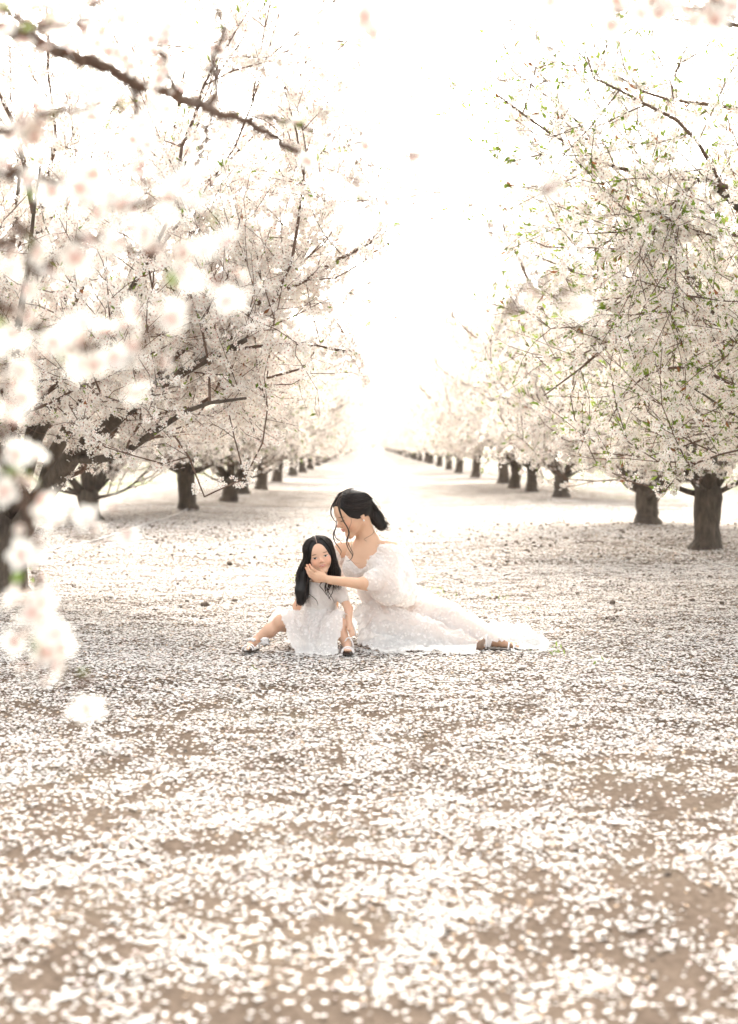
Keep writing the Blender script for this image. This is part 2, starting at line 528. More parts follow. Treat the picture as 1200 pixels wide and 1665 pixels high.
def cluster_points(P, D, rng, size=1.0):
    me = bpy.data.meshes.new('blossoms')
    me.vertices.add(len(P)); me.vertices.foreach_set('co', np.asarray(P, np.float32).ravel())
    az = np.arctan2(D[:, 1], D[:, 0]); pol = np.arccos(np.clip(D[:, 2], -1, 1))
    rot = np.stack([rng.normal(0, .3, len(P)), pol, az], 1).astype(np.float32)
    a = me.attributes.new('rot', 'FLOAT_VECTOR', 'POINT'); a.data.foreach_set('vector', rot.ravel())
    a = me.attributes.new('size', 'FLOAT', 'POINT'); a.data.foreach_set('value', (size * rng.uniform(.75, 1.2, len(P))).astype(np.float32))
    me.update()
    return me

def smooth_path(pts, per=5, jit=0.0, r=None):
    P = np.array([tuple(p) for p in pts], float)
    out = []
    for i in range(len(P) - 1):
        p0, p1, p2, p3 = P[max(i - 1, 0)], P[i], P[i + 1], P[min(i + 2, len(P) - 1)]
        for k in range(per):
            t = k / per
            out.append(0.5 * ((2 * p1) + (-p0 + p2) * t + (2 * p0 - 5 * p1 + 4 * p2 - p3) * t * t + (-p0 + 3 * p1 - 3 * p2 + p3) * t ** 3))
    out.append(P[-1])
    out = np.array(out)
    if jit: out[1:-1] += r.normal(0, jit, out[1:-1].shape)
    return out


# ------------------------------------------------------------------ tree growth
def grow(p0, d0, length, seg, rng, up=0.0, wander=0.12, env=None):
    pts = [np.array(p0, float)]
    d = np.array(d0, float); d /= np.linalg.norm(d)
    st = length / seg
    for i in range(seg):
        d = d + rng.normal(0, wander, 3) + np.array([0, 0, up])
        if env is not None:
            c, rx, rz = env
            q = (pts[-1] - c) / np.array([rx, rx, rz])
            r = np.linalg.norm(q)
            if r > 0.85: d = d - q / r * 0.35 * (r - 0.85) / 0.15
        d /= np.linalg.norm(d)
        pts.append(pts[-1] + d * st)
    return np.array(pts), d

def side_dir(d, ang, rng, az=None):
    d = d / np.linalg.norm(d)
    r = rng.normal(0, 1, 3); r -= d * np.dot(r, d); r /= np.linalg.norm(r)
    return d * math.cos(ang) + r * math.sin(ang)

def make_tree(seed, scaffolds, fork=0.6, r0=0.13, H=5.3, R=2.3, nflow=20000, fsize=0.019, nleaf=2500,
              counts=(6, 6, 6), lean=(0.05, 0.02), sides=(10, 6, 4, 3), leafcols=None, low=0.5, clusters=0, paths=(), extra=()):
    rng = np.random.default_rng(seed)
    env = (np.array([0, 0, H * 0.54]), R, H * 0.5)
    T, W = Tubes(), Tubes()
    # trunk with flared foot
    tz = np.array([-0.08, 0.0, 0.06, 0.18, 0.35, 0.55, 0.8, 1.0]) * fork
    tz[0] = -0.12
    tp = [(lean[0] * (z / fork) + rng.normal(0, .008), lean[1] * (z / fork) + rng.normal(0, .008), z) for z in tz]
    T.add(tp, r0 * np.array([1.5, 1.35, 1.2, 1.06, 1.0, 0.98, 1.05, 1.0]), 14, wob=0.16, rng=rng)
    top = np.array(tp[-1])
    L = [[], [], [], []]; ex = []
    for (az, pol, ln, rr, up) in scaffolds:
        a, p_ = math.radians(az), math.radians(pol)
        d = np.array([math.sin(p_) * math.cos(a), math.sin(p_) * math.sin(a), math.cos(p_)])
        pts, de = grow(top - np.array([0, 0, 0.10]) + d * 0.02, d, ln, 9, rng, up, 0.09, None)
        T.add(pts, rr * np.array([1,.82,.70,.60,.5,.40,.32,.24,.17,.08]), 8, wob=0.12, rng=rng)
        L[0].append((pts, rr * 0.4))
    for pts, r in paths:                      # limbs whose course the photograph shows
        q = smooth_path(pts, 4); q = q[np.linspace(0, len(q) - 1, 10).astype(int)]
        T.add(q, np.interp(np.linspace(0, 1, 10), np.linspace(0, 1, len(r)), r), 8, wob=.12, rng=rng); L[0].append((q, r[-1] * 1.5))
    for pts, r in extra:
        q = smooth_path(pts, 4); q = q[np.linspace(0, len(q) - 1, 8).astype(int)]
        W.add(q, np.linspace(r, max(.003, r * .35), 8), 6, cap=False); L[1].append((q, .007)); ex.append(q)
    for (pts, r) in L[0]:
        for k in range(counts[0]):
            t = 0.22 + 0.78 * (k + rng.random() * 0.8) / (counts[0] + 1) if k < counts[0] - 1 else 0.99
            i = min(int(t * 9), 9)
            d = pts[min(i + 1, 9)] - pts[max(i - 1, 0)]
            nd = side_dir(d, math.radians(rng.uniform(25, 62)), rng)
            if nd[2] < -0.25: nd[2] *= -0.5
            q, _ = grow(pts[i], nd, rng.uniform(1.1, 1.9) * H / 5.3, 7, rng, 0.035, 0.19, env)
            W.add(q, np.linspace(r * rng.uniform(0.55, 0.85), .004, 8), sides[1], cap=False)
            L[1].append((q, .009))
    for (pts, r) in L[1]:
        for k in range(counts[1]):
            t = 0.15 + 0.85 * (k + rng.random()) / counts[1]
            i = min(int(t * 7), 7)
            d = pts[min(i + 1, 7)] - pts[max(i - 1, 0)]
            nd = side_dir(d, math.radians(rng.uniform(25, 70)), rng)
            q, _ = grow(pts[i], nd, rng.uniform(0.55, 1.15) * H / 5.3, 5, rng, rng.uniform(-0.10, 0.07), 0.24, env)
            if q[-1][2] < low: continue
            W.add(q, np.linspace(max(r * 0.5, 0.0045), 0.0025, 6), sides[2], cap=False)
            L[2].append((q, 0.004))
    for (pts, r) in L[2]:
        for k in range(counts[2]):
            t = 0.1 + 0.9 * (k + rng.random()) / counts[2]
            i = min(int(t * 5), 5)
            d = pts[min(i + 1, 5)] - pts[max(i - 1, 0)]
            nd = side_dir(d, math.radians(rng.uniform(25, 65)), rng)
            q, _ = grow(pts[i], nd, rng.uniform(0.22, 0.6), 3, rng, 0.03, 0.2)
            if q[-1][2] < low * 0.85: continue
            W.add(q, np.linspace(0.0030, 0.0016, 4), 3, cap=False)
            L[3].append((q, 0.003))
    # blossom sites in clusters along the wood of levels 1..3
    segs, wts = [], []
    for lv, wgt in ((1, 0.8), (2, 1.0), (3, 1.0)):
        for pts, r in L[lv]:
            for a, b in zip(pts[:-1], pts[1:]):
                segs.append((a, b)); wts.append(np.linalg.norm(b - a) * wgt * (3.5 if any(pts is e for e in ex) else 1))
    segs = np.array(segs); wts = np.array(wts); wts /= wts.sum()
    ncl = clusters or nflow // 3
    ci = rng.choice(len(segs), ncl, p=wts)
    t = rng.random(ncl)[:, None]
    cp = segs[ci, 0] * (1 - t) + segs[ci, 1] * t
    ax = segs[ci, 1] - segs[ci, 0]; ax /= np.linalg.norm(ax, axis=1)[:, None] + 1e-9
    off = rng.normal(0, 1, (ncl, 3)); off -= ax * (off * ax).sum(1)[:, None]; off /= np.linalg.norm(off, axis=1)[:, None]
    cp = cp + off * 0.012
    m = 3
    P = np.repeat(cp, m, 0); D = np.repeat(off, m, 0)
    D = D + rng.normal(0, 0.7, D.shape); D /= np.linalg.norm(D, axis=1)[:, None]
    P = P + D * fsize * (0.7 + 0.9 * rng.random((len(P), 1)))
    fm = cluster_points(cp + off * .004, off, rng, fsize / .0205) if clusters else flower_mesh('blossoms', P, D, fsize, rng, 5, True)
    li = rng.choice(ncl, nleaf)
    lp = cp[li] + rng.normal(0, 0.008, (nleaf, 3))
    ld = off[li] * 0.6 + ax[li] + np.array([0, 0, 0.35])
    lm = leaf_mesh('leaves', lp + ld * .012, ld / np.linalg.norm(ld, axis=1)[:, None], fsize * 2.5, rng)
    tm = T.mesh('trunk'); tm.materials.append(MAT_BARK)
    wm = W.mesh('branches'); wm.materials.append(MAT_TWIG)
    return tm, wm, fm, lm

def tree_obj(parts, loc, rz, label, group=None, scale=1.0, name='almond_tree'):
    r = empty(name, loc, rz)
    r.scale = (scale,) * 3
    tag(r, label, 'tree', group)
    link('trunk', parts[0], None, r)
    for nm, me in zip(('branches', 'blossoms', 'leaves'), parts[1:]):
        o = link(nm, me, None, r, 'stuff')
        if nm == 'blossoms' and not me.polygons:
            o.modifiers.new('clusters', 'NODES').node_group = CL_GROUP
    return r

def std_scaf(seed, n=5, r=0.075):
    g_ = np.random.default_rng(seed)
    return [(360 / n * k + g_.uniform(-18, 18), g_.uniform(22, 50), g_.uniform(2.3, 3.0), r * g_.uniform(.8, 1.1), 0.02) for k in range(n)] + [(360 / 4 * k + g_.uniform(-30, 30), g_.uniform(64, 76), g_.uniform(1.3, 1.7), .032, 0.02) for k in range(4)]

pNL, pNR = gnd(12, 967), Vector((3.35, 9.9, 0))
def loc_path(pts, Ys, o):
    if not isinstance(Ys, (list, tuple)): Ys = [Ys] * len(pts)
    return [at(x, y, Y) - Vector((o.x, o.y, 0)) for (x, y), Y in zip(pts, Ys)]
Y0 = pNL.y
NLP = [(loc_path([(16, 900), (40, 852), (74, 806), (118, 748), (165, 708), (235, 650), (310, 605), (400, 560)], [Y0, Y0 - .15, Y0 - .35, Y0 - .6, Y0 - .85, Y0 - 1.2, Y0 - 1.5, Y0 - 1.7], pNL), [.085, .075, .066, .05, .035, .015]),
       (loc_path([(14, 905), (-30, 790), (-40, 690), (20, 560), (60, 400), (90, 230)], [Y0, Y0, Y0 + .1, Y0 + .3, Y0 + .5, Y0 + .6], pNL), [.08, .066, .05, .035, .012]),
       (loc_path([(20, 900), (60, 830), (90, 740), (160, 620), (230, 470), (270, 300), (300, 120)], [Y0, Y0 + .1, Y0 + .2, Y0 + .3, Y0 + .4, Y0 + .4, Y0 + .4], pNL), [.07, .06, .045, .03, .010]),
       (loc_path([(115, 750), (150, 755), (205, 742), (250, 710), (320, 668), (400, 655)], [Y0 - .6, Y0 - .8, Y0 - 1.1, Y0 - 1.4, Y0 - 1.6, Y0 - 1.8], pNL), [.03, .026, .022, .016, .008])]
NLE = [(loc_path([(230, 652), (330, 590), (420, 570), (500, 568), (562, 578)], [Y0 - 1.2, Y0 - 1.5, Y0 - 1.7, Y0 - 1.7, Y0 - 1.6], pNL), .014),
       (loc_path([(240, 640), (330, 540), (420, 500), (520, 450), (590, 405), (632, 402)], [Y0 - 1.2, Y0 - 1.3, Y0 - 1.2, Y0 - 1, Y0 - .8, Y0 - .7], pNL), .02),
       (loc_path([(260, 560), (340, 430), (430, 320), (510, 260), (592, 236)], Y0 + .1, pNL), .02),
       (loc_path([(260, 400), (340, 300), (420, 220), (480, 160)], Y0 + .2, pNL), .016),
       (loc_path([(330, 540), (420, 440), (500, 360), (570, 330)], Y0 + .3, pNL), .016),
       (loc_path([(240, 650), (330, 640), (400, 660), (450, 690)], Y0 - .5, pNL), .012)]
NRE = [(loc_path([(1260, 345), (1150, 308), (1060, 300), (1000, 286), (960, 268), (900, 235), (850, 200), (808, 168)], 9.0, pNR), .016),
       (loc_path([(1200, 190), (1120, 180), (1060, 170), (1000, 135), (935, 98)], 9.2, pNR), .013),
       (loc_path([(1130, 310), (1080, 360), (1040, 400), (1000, 435)], 8.9, pNR), .006),
       (loc_path([(1120, 305), (1105, 350), (1095, 390)], 8.9, pNR), .004),
       (loc_path([(1230, 400), (1160, 395), (1110, 398), (1060, 405)], 9.0, pNR), .012),
       (loc_path([(1230, 60), (1150, 50), (1090, 45), (1040, 20)], 9.1, pNR), .012),
       (loc_path([(1200, 560), (1130, 500), (1060, 480), (985, 520)], 9.0, pNR), .014),
       (loc_path([(1230, 660), (1150, 620), (1090, 610), (1030, 640), (990, 700)], 9.0, pNR), .014),
       (loc_path([(1230, 740), (1150, 760), (1100, 790), (1068, 832)], 8.8, pNR), .008)]
V_NL = make_tree(11, [(110, 32, 2.6, .05, .02), (150, 40, 2.6, .07, .02), (90, 30, 3.0, .06, .02), (-70, 35, 2.8, .06, .02), (160, 12, 3.2, .055, .01), (-60, 22, 3.2, .055, .01), (200, 60, 1.6, .035, .03)],
                 fork=0.55, r0=0.125, H=6.3, R=2.8, clusters=21000, nleaf=4500, counts=(5, 6, 6), lean=(0.03, 0), low=1.18, paths=NLP, extra=NLE)
NRP = [(loc_path([(1405, 806), (1370, 640), (1300, 480), (1220, 370), (1150, 308)], [9.9, 9.7, 9.5, 9.2, 9.05], pNR), [.07, .06, .045, .03, .016])]
V_NR = make_tree(12, [(150, 34, 2.9, .06, .02), (225, 36, 2.9, .06, .02), (20, 45, 2.0, .06, .02), (280, 35, 2.4, .055, .02), (90, 40, 2.2, .055, .02), (190, 68, 1.8, .03, .03), (240, 68, 1.6, .03, .03), (140, 70, 1.6, .03, .02)],
                 fork=0.7, r0=0.12, H=6.2, R=2.75, clusters=12500, nleaf=24000, paths=NRP, extra=NRE, counts=(5, 6, 6), low=.72)
V_A = make_tree(21, std_scaf(1), fork=0.6, r0=0.125, H=5.9, R=2.35, low=.75, clusters=11500, nleaf=9000, fsize=.0215)
V_B = make_tree(22, std_scaf(2, 4, .08), fork=0.42, r0=0.135, H=5.7, R=2.35, low=1.0, clusters=12000, nleaf=4500, fsize=.0215)
FAR = [make_tree(30 + k, std_scaf(5 + k, 4 + k % 2), fork=0.62, r0=0.13, H=6.3, R=2.7, low=.75, nflow=42000, nleaf=2600, fsize=0.027, counts=(5, 5, 5)) for k in range(3)]

ORD = ['', 'first', 'second', 'third', 'fourth', 'fifth', 'sixth', 'seventh', 'eighth', 'ninth', 'tenth', 'eleventh', 'twelfth', 'thirteenth', 'fourteenth']
def place(parts, px, py, rz, label, scale=1.0, group='almond trees lining the alley'):
    p = gnd(px, py)
    return tree_obj(parts, (p.x, p.y, hgt(p.x, p.y)), rz, label, group, scale)

# left row
place(V_NL, 12, 967, 0.0, 'large white-blossomed almond tree with thick dark trunk at left edge of the frame')
place(V_B, 148, 850, 2.1, 'almond tree with forked dark trunk set back behind the left row')
rs = random.Random(5)
left = [(305, 835), (373, 818), (393, 806), (425, 797), (450, 785), (476, 775), (492, 769), (505, 764), (517, 758), (527, 753.5)]
for i, (px, py) in enumerate(left):
    m = V_A if i == 0 else (V_B if i == 1 else FAR[i % 3])
    place(m, px, py, rs.uniform(0, 6.28), 'white-blossomed almond tree, %s after the forked one along the left side of the path' % ORD[i + 1], rs.uniform(.92, 1.05))
right = [(1150, 898), (1052, 860), (912, 813), (865, 801), (836, 796), (819, 789), (773, 778), (746, 770), (730, 765), (714, 759.5), (700, 755)]
for i, (px, py) in enumerate(right):
    m = V_A if i == 0 else (V_B if i in (1, 2) else FAR[i % 3])
    place(m, px, py, rs.uniform(0, 6.28) if i else 1.0, 'white-blossomed almond tree, %s visible trunk of the right row counted from the front' % ORD[i + 1], rs.uniform(.92, 1.05))
t = tree_obj(V_NR, (3.35, 9.9, hgt(3.35, 9.9)), 0, 'almond tree with fresh green leaves and pink-eyed blossom whose branches overhang from the right edge', 'almond trees lining the alley')
# far ends of the two rows and the rows beyond, alike at this distance
k = 0
for X, z0, z1, st in ((-2.5, 84, 260, 6.5), (3.1, 82, 260, 6.5)):
    z = z0
    while z < z1:
        tree_obj(FAR[k % 3], (X + rs.uniform(-.15, .15), z, hgt(X, z)), rs.uniform(0, 6.28), 'small hazy white almond tree in the far half of the %s row' % ('left-hand' if X < 0 else 'right-hand'), 'far almond trees of the %s row' % ('left' if X < 0 else 'right'), rs.uniform(.9, 1.05))
        z += st; k += 1
for X in (-3.2, -1.2, .8, 2.8, 4.6):
    tree_obj(FAR[k % 3], (X, 268 + rs.uniform(-3, 3), hgt(X, 268)), rs.uniform(0, 6.28), 'tiny hazy almond tree closing the end of the path at the horizon', 'almond trees closing the end of the path', .62); k += 1
for X, z0, z1 in ((-9.2, 17, 100), (-15.2, 27, 110), (-21.2, 40, 110), (9.9, 19, 100), (16.2, 30, 110), (22.5, 44, 110)):
    z = z0
    while z < z1:
        x = X + rs.uniform(-.3, .3)
        tree_obj(FAR[k % 3], (x, z, hgt(x, z)), rs.uniform(0, 6.28), 'pale almond tree in the %s parallel row on the %s of the orchard' % (('nearer', 'middle', 'outermost')[(abs(X) > 12) + (abs(X) > 20)], 'left' if X < 0 else 'right'), 'almond trees of the %s neighbouring row on the %s' % (('nearer', 'middle', 'outermost')[(abs(X) > 12) + (abs(X) > 20)], 'left' if X < 0 else 'right'), rs.uniform(.92, 1.08))
        z += 5.6 + z * 0.02; k += 1
# ------------------------------------------------------------------ big blossoms of the branches close to the camera
def big_blossom(seed, bud=False):
    r = np.random.default_rng(seed)
    V, Q, C = [], [], []
    def grid(fn, nu, nv, cf):
        b = len(V)
        for i in range(nu):
            for j in range(nv):
                V.append(fn(i / (nu - 1), j / (nv - 1))); C.append(cf(i / (nu - 1), j / (nv - 1)))
        for i in range(nu - 1):
            for j in range(nv - 1):
                a = b + i * nv + j
                Q.append((a, a + 1, a + nv + 1, a + nv))
    np_ = 5
    cup = r.uniform(0.1, 0.5) if not bud else 1.5
    for k in range(np_):
        th = 2 * math.pi * k / np_ + r.normal(0, .07)
        ln = r.uniform(.9, 1.05) * (0.55 if bud else 1); tw = r.normal(0, .12); cu = cup + r.normal(0, .07)
        def fn(u, v, th=th, ln=ln, tw=tw, cu=cu):
            wd = 0.36 * math.sin(math.pi * min(1, 0.12 + 0.80 * u)) ** 0.7 * (1.0 if u < .99 else .55)
            rad = 0.06 + ln * u * math.cos(cu * .6) * (1 - (0.07 if (abs(v - .5) < .1 and u > .9) else 0))
            lat = (v - .5) * 2 * wd
            z = ln * u * math.sin(cu * .6) + 0.10 * (abs(lat) / .36) ** 2 + tw * lat * u - .05 * math.sin(u * 3)
            return (rad * math.cos(th) - lat * math.sin(th), rad * math.sin(th) + lat * math.cos(th), z)
        sh = r.uniform(.96, 1.0)
        def cf(u, v, sh=sh):
            p = max(0, 1 - u * 2.6)
            return (0.91 * sh, (0.90 - .30 * p) * sh, (0.86 - .27 * p) * sh)
        grid(fn, 5, 4, cf)
    # calyx cup and five sepals
    for k in range(5):
        th = 2 * math.pi * (k + .5) / 5
        def fn(u, v, th=th):
            lat = (v - .5) * .26 * (1 - u * .8)
            rad = .05 + .32 * u
            return (rad * math.cos(th) - lat * math.sin(th), rad * math.sin(th) + lat * math.cos(th), -.08 - .12 * u * u + .02)
        grid(fn, 3, 2, lambda u, v: (.26, .17 - .05 * u, .075))
    def fn(u, v):
        a = v * 2 * math.pi; rr = (.15, .16, .10, .03)[int(round(u * 3))]
        return (rr * math.cos(a), rr * math.sin(a), (-.02, -.14, -.27, -.55)[int(round(u * 3))])
    grid(fn, 4, 7, lambda u, v: (.30, .12, .08))
    # stamens
    for k in range(0 if bud else 16):
        a = r.random() * 6.28; o = r.uniform(.08, .36); h = r.uniform(.22, .42)
        x, y = math.cos(a), math.sin(a)
        b = len(V); w_ = .012
        V += [(x * .04 - y * w_, y * .04 + x * w_, 0), (x * .04 + y * w_, y * .04 - x * w_, 0), (x * o + y * w_, y * o - x * w_, h), (x * o - y * w_, y * o + x * w_, h)]
        C += [(.62, .25, .25)] * 2 + [(.75, .6, .5)] * 2
        Q.append((b, b + 1, b + 2, b + 3))
        b = len(V); e = .035
        V += [(x * o - e, y * o, h), (x * o, y * o - e, h + .02), (x * o + e, y * o, h + .03), (x * o, y * o + e, h + .02)]
        C += [(.72, .47, .12)] * 4
        Q.append((b, b + 1, b + 2, b + 3))
    me = quads_mesh('blossom', np.array(V), Q)
    set_col(me, np.array(C)); me.materials.append(MAT_PETAL)
    return me

def big_leaf(seed):
    r = np.random.default_rng(seed)
    V, Q = [], []
    for i in range(5):
        u = i / 4; wd = .17 * math.sin(math.pi * (0.06 + .9 * u)) ** .8
        for s in (-1, 0, 1):
            V.append((s * wd, u, .05 * abs(s) + .12 * math.sin(u * 2.5) - .02))
    for i in range(4):
        for j in range(2):
            a = i * 3 + j; Q.append((a, a + 1, a + 4, a + 3))
    me = quads_mesh('leaf', np.array(V), Q)
    c = np.array([(.17, .27, .055), (.26, .36, .08), (.22, .32, .07)][seed % 3])
    set_col(me, np.tile(c, (15, 1))); me.materials.append(MAT_LEAF)
    return me

BIG = [big_blossom(k) for k in range(8)]
BUD = [big_blossom(50 + k, True) for k in range(2)]
LEAF = [big_leaf(k) for k in range(3)]
SEPAL = None

class FgTree:
    def __init__(s, loc, label):
        s.root = empty('almond_tree', loc); tag(s.root, label, 'tree', 'almond trees lining the alley')
        s.o = np.array(loc, float); s.rng = np.random.default_rng(int(abs(loc[0]) * 100))
        s.nb = 0; s.rest = []
    def limb(s, name, pts, rad, sides=9, mat=None):
        P = smooth_path(pts, 5, 0.003, s.rng) - s.o
        R = np.interp(np.linspace(0, 1, len(P)), np.linspace(0, 1, len(rad)), rad)
        T = Tubes(); T.add(P, R, sides, wob=0.22, rng=s.rng)
        # spurs and knots along the wood
        for k in range(int(len(P) * .6)):
            i = s.rng.integers(1, len(P) - 1)
            d = side_dir(P[i + 1] - P[i - 1], 1.1, s.rng)
            l = s.rng.uniform(.006, .02)
            T.add([P[i], P[i] + d * (R[i] + l * .5), P[i] + d * (R[i] + l)], [min(.0035, R[i] * .7), .0025, .0018], 5)
        return link(name, T.mesh(name), mat or MAT_TWIG, s.root)
    def blossom(s, p, d, size=.0205, kind='b'):
        r = s.rng
        if s.nb >= 290:
            return s.extra(p, d, size, kind)
        if kind == 'b': me, nm = BIG[r.integers(8)], 'blossom'
        elif kind == 'u': me, nm = BUD[r.integers(2)], 'bud'
        else: me, nm = LEAF[r.integers(3)], 'leaf'
        o = bpy.data.objects.new(nm, me); col.objects.link(o); o.parent = s.root
        z = Vector(d) + Vector(r.normal(0, .45, 3)); z.normalize()
        if kind == 'l':
            q = z.to_track_quat('Y', 'Z')
        else:
            q = z.to_track_quat('Z', 'Y')
        o.rotation_mode = 'QUATERNION'
        o.rotation_quaternion = q @ Quaternion((0, 0, 1), r.uniform(0, 6.28)) if kind != 'l' else q @ Quaternion((0, 1, 0), r.uniform(0, 6.28))
        o.location = Vector(tuple(np.array(tuple(p)) - s.o))
        k = size * r.uniform(.8, 1.15) * (1.5 if kind == 'l' else 1)
        o.scale = (k, k, k)
        s.nb += 1
    def extra(s, p, d, size, kind):
        me = BIG[s.rng.integers(8)] if kind == 'b' else BUD[0] if kind == 'u' else LEAF[0]
        z = Vector(d) + Vector(s.rng.normal(0, .45, 3)); z.normalize()
        M = Matrix.Translation(Vector(tuple(np.array(tuple(p)) - s.o))) @ (z.to_track_quat('Z', 'Y') @ Quaternion((0, 0, 1), s.rng.uniform(0, 6.28))).to_matrix().to_4x4() @ Matrix.Scale(size * s.rng.uniform(.8, 1.15), 4)
        s.rest.append((me, M))
    def finish(s):
        if not s.rest: return
        bm = bmesh.new()
        for me, M in s.rest:
            t = me.copy(); t.transform(M); bm.from_mesh(t); bpy.data.meshes.remove(t)
        me = bpy.data.meshes.new('blossoms'); bm.to_mesh(me); bm.free()
        me.materials.append(MAT_PETAL)
        link('blossoms', me, None, s.root, 'stuff')
    def cluster(s, p, n, spread=.040, leaf=.3):
        r = s.rng
        for _ in range(n):
            d = r.normal(0, 1, 3); d /= np.linalg.norm(d)
            d[1] -= .35; d /= np.linalg.norm(d)
            s.blossom(np.array(tuple(p)) + d * spread * r.uniform(.5, 1.1), d)
        if r.random() < leaf: s.blossom(p + r.normal(0, .012, 3), r.normal(0, 1, 3), .019, 'l')
        if r.random() < leaf * 1.5: s.blossom(np.array(tuple(p)) + r.normal(0, .012, 3), r.normal(0, 1, 3), .016, 'u')
    def twig(s, pxs, Y, rad, clusters, n=3, start=None, name='branch', leaf=.35):
        """pxs: the twig's course; clusters: list of fractions (or None for an even row)"""
        Ys = Y if isinstance(Y, (list, tuple)) else [Y] * len(pxs)
        P = [at(px, py, y) for (px, py), y in zip(pxs, Ys)]
        if start is not None: P = [Vector(q) for q in start] + P
        s.limb(name, P, rad, 7)
        sp = smooth_path(P, 8)
        if len(clusters) >= 4 and n == 3 and max(P[-1].y, 0) < 2.2:      # spread the flowers along the whole twig
            fs = [(f[0] if isinstance(f, tuple) else f) for f in clusters]; tot = sum((f[1] if isinstance(f, tuple) else n) for f in clusters)
            q_ = max(1, int(tot / 2.2)); clusters = [(f, 3 if s.rng.random() < .3 else 2) for f in np.interp(np.linspace(0, 1, q_), np.linspace(0, 1, len(fs)), fs)]
        for f in clusters:
            fr = (f[0] if isinstance(f, tuple) else f); nn = (f[1] if isinstance(f, tuple) else n)
            p = sp[int(min(1, max(0, fr + s.rng.normal(0, .012))) * (len(sp) - 1))]
            s.cluster(p + s.rng.normal(0, .008, 3), nn, leaf=leaf)

lx, ly = -1.75, 2.15
L = FgTree((lx, ly, hgt(lx, ly)), 'closest almond tree, its blurred blossom branches hanging in from the left')
hub = Vector((-1.25, 2.1, 1.55)); hub2 = Vector((-1.0, 2.3, 2.0)); hub3 = Vector((-0.85, 1.85, 1.25))
L.limb('trunk', [(lx, ly, -.1), (lx, ly, .15), (lx + .03, ly, .45), (lx + .06, ly, .75)], [.17, .13, .115, .12], 14, MAT_BARK)
L.limb('limb', [(lx + .06, ly, .68), (-1.5, 2.12, 1.15), hub, hub2, (-.9, 2.7, 2.35)], [.085, .07, .055, .042, .03], 10, MAT_BARK)
L.limb('limb', [(lx + .05, ly, .68), (-2.2, 2.4, 1.2), (-2.5, 2.6, 1.9), (-2.6, 2.7, 2.6)], [.08, .07, .05, .03], 10, MAT_BARK)
L.limb('limb', [(lx + .05, ly, .66), (-1.35, 1.95, .98), hub3], [.05, .035, .02], 9, MAT_BARK)
# the thick branch crossing the upper left
L.twig([(-40, 22), (10, 48), (60, 68), (120, 92), (170, 108), (215, 130), (280, 155), (345, 180), (400, 200), (440, 222), (475, 242), (512, 262)], 3.0,
       [.018, .0165, .015, .0135, .012, .0105, .0085, .007, .0045], [(.1, 3), (.30, 2), (.97, 2)], start=[(-.9, 2.65, 2.3)])
L.twig([(345, 178), (352, 130), (348, 90), (362, 50), (355, 10)], 3.0, [.007, .006, .004, .003], [(.5, 1), (.75, 2), (.95, 1)])
L.twig([(346, 178), (336, 215), (322, 255), (308, 295)], 2.95, [.008, .006, .0045, .003], [(.75, 2), (.95, 2)])
L.twig([(345, 178), (300, 165), (278, 120), (262, 60), (275, 0), (280, -60)], 2.9, [.008, .007, .005, .004], [(.3, 3), (.42, 4), (.5, 3), (.58, 4), (.68, 3), (.8, 2)])
L.twig([(215, 130), (200, 95), (185, 70), (150, 50)], 2.95, [.006, .005, .003], [(.5, 3), (.75, 3), (.95, 3)])
L.twig([(398, 199), (430, 190), (470, 200), (520, 215), (590, 232)], [3.0, 2.95, 2.9, 2.9, 2.9], [.005, .004, .003, .002], [(.55, 1), (.75, 1), (.97, 2)])
L.twig([(215, 133), (222, 190), (228, 260), (242, 330)], 3.0, [.005, .004, .003, .002], [(.4, 1), (.6, 2), (.95, 2)])
# masses of blurred blossom on the left
hb = [tuple(hub2)]
L.twig([(-80, -30), (0, 10), (70, 45), (140, 22), (205, -20)], 2.0, [.008, .006, .004], [(.35, 5), (.5, 4), (.62, 5), (.75, 4), (.9, 4)], start=hb)
L.twig([(-80, 150), (10, 215), (70, 190), (150, 170), (235, 200)], 2.05, [.009, .006, .004], [(.4, 4), (.5, 4), (.6, 4), (.7, 4), (.82, 4), (.97, 3)], start=hb)
L.twig([(-80, 270), (20, 280), (100, 300), (160, 335), (240, 330), (330, 322)], 1.95, [.009, .006, .004, .003], [(.35, 4), (.46, 4), (.57, 4), (.7, 4), (.85, 3), (.98, 5)], start=[tuple(hub)])
L.twig([(-80, 390), (30, 360), (60, 440), (140, 385), (230, 400), (330, 395), (368, 480)], 1.85, [.009, .006, .004, .003], [(.35, 4), (.48, 4), (.6, 4), (.72, 4), (.8, 3), (.88, 4), (.98, 5)], start=[tuple(hub)])
L.twig([(-80, 480), (20, 500), (90, 555), (150, 565), (200, 590), (245, 540), (310, 490)], 1.85, [.009, .006, .004, .003], [(.35, 4), (.5, 5), (.6, 4), (.7, 5), (.82, 4), (.97, 4)], start=[tuple(hub3)])
L.twig([(-90, 560), (-40, 640), (5, 720), (30, 790), (48, 860), (58, 950), (75, 1020), (105, 1075), (138, 1118)], 1.85, [.008, .006, .004, .003, .002],
       [(.22, 2), (.33, 2), (.42, 2), (.5, 2), (.62, 1), (.72, 3), (.79, 5), (.85, 4), (.91, 5), (.98, 5)], start=[tuple(hub3)], leaf=.6)
L.twig([(30, 795), (70, 845), (115, 866), (158, 876)], 1.87, [.002, .0015], [(.55, 1), (.97, 3)])
L.twig([(-40, 640), (10, 610), (0, 570)], 1.87, [.003, .002], [(.4, 3), (.95, 4)])

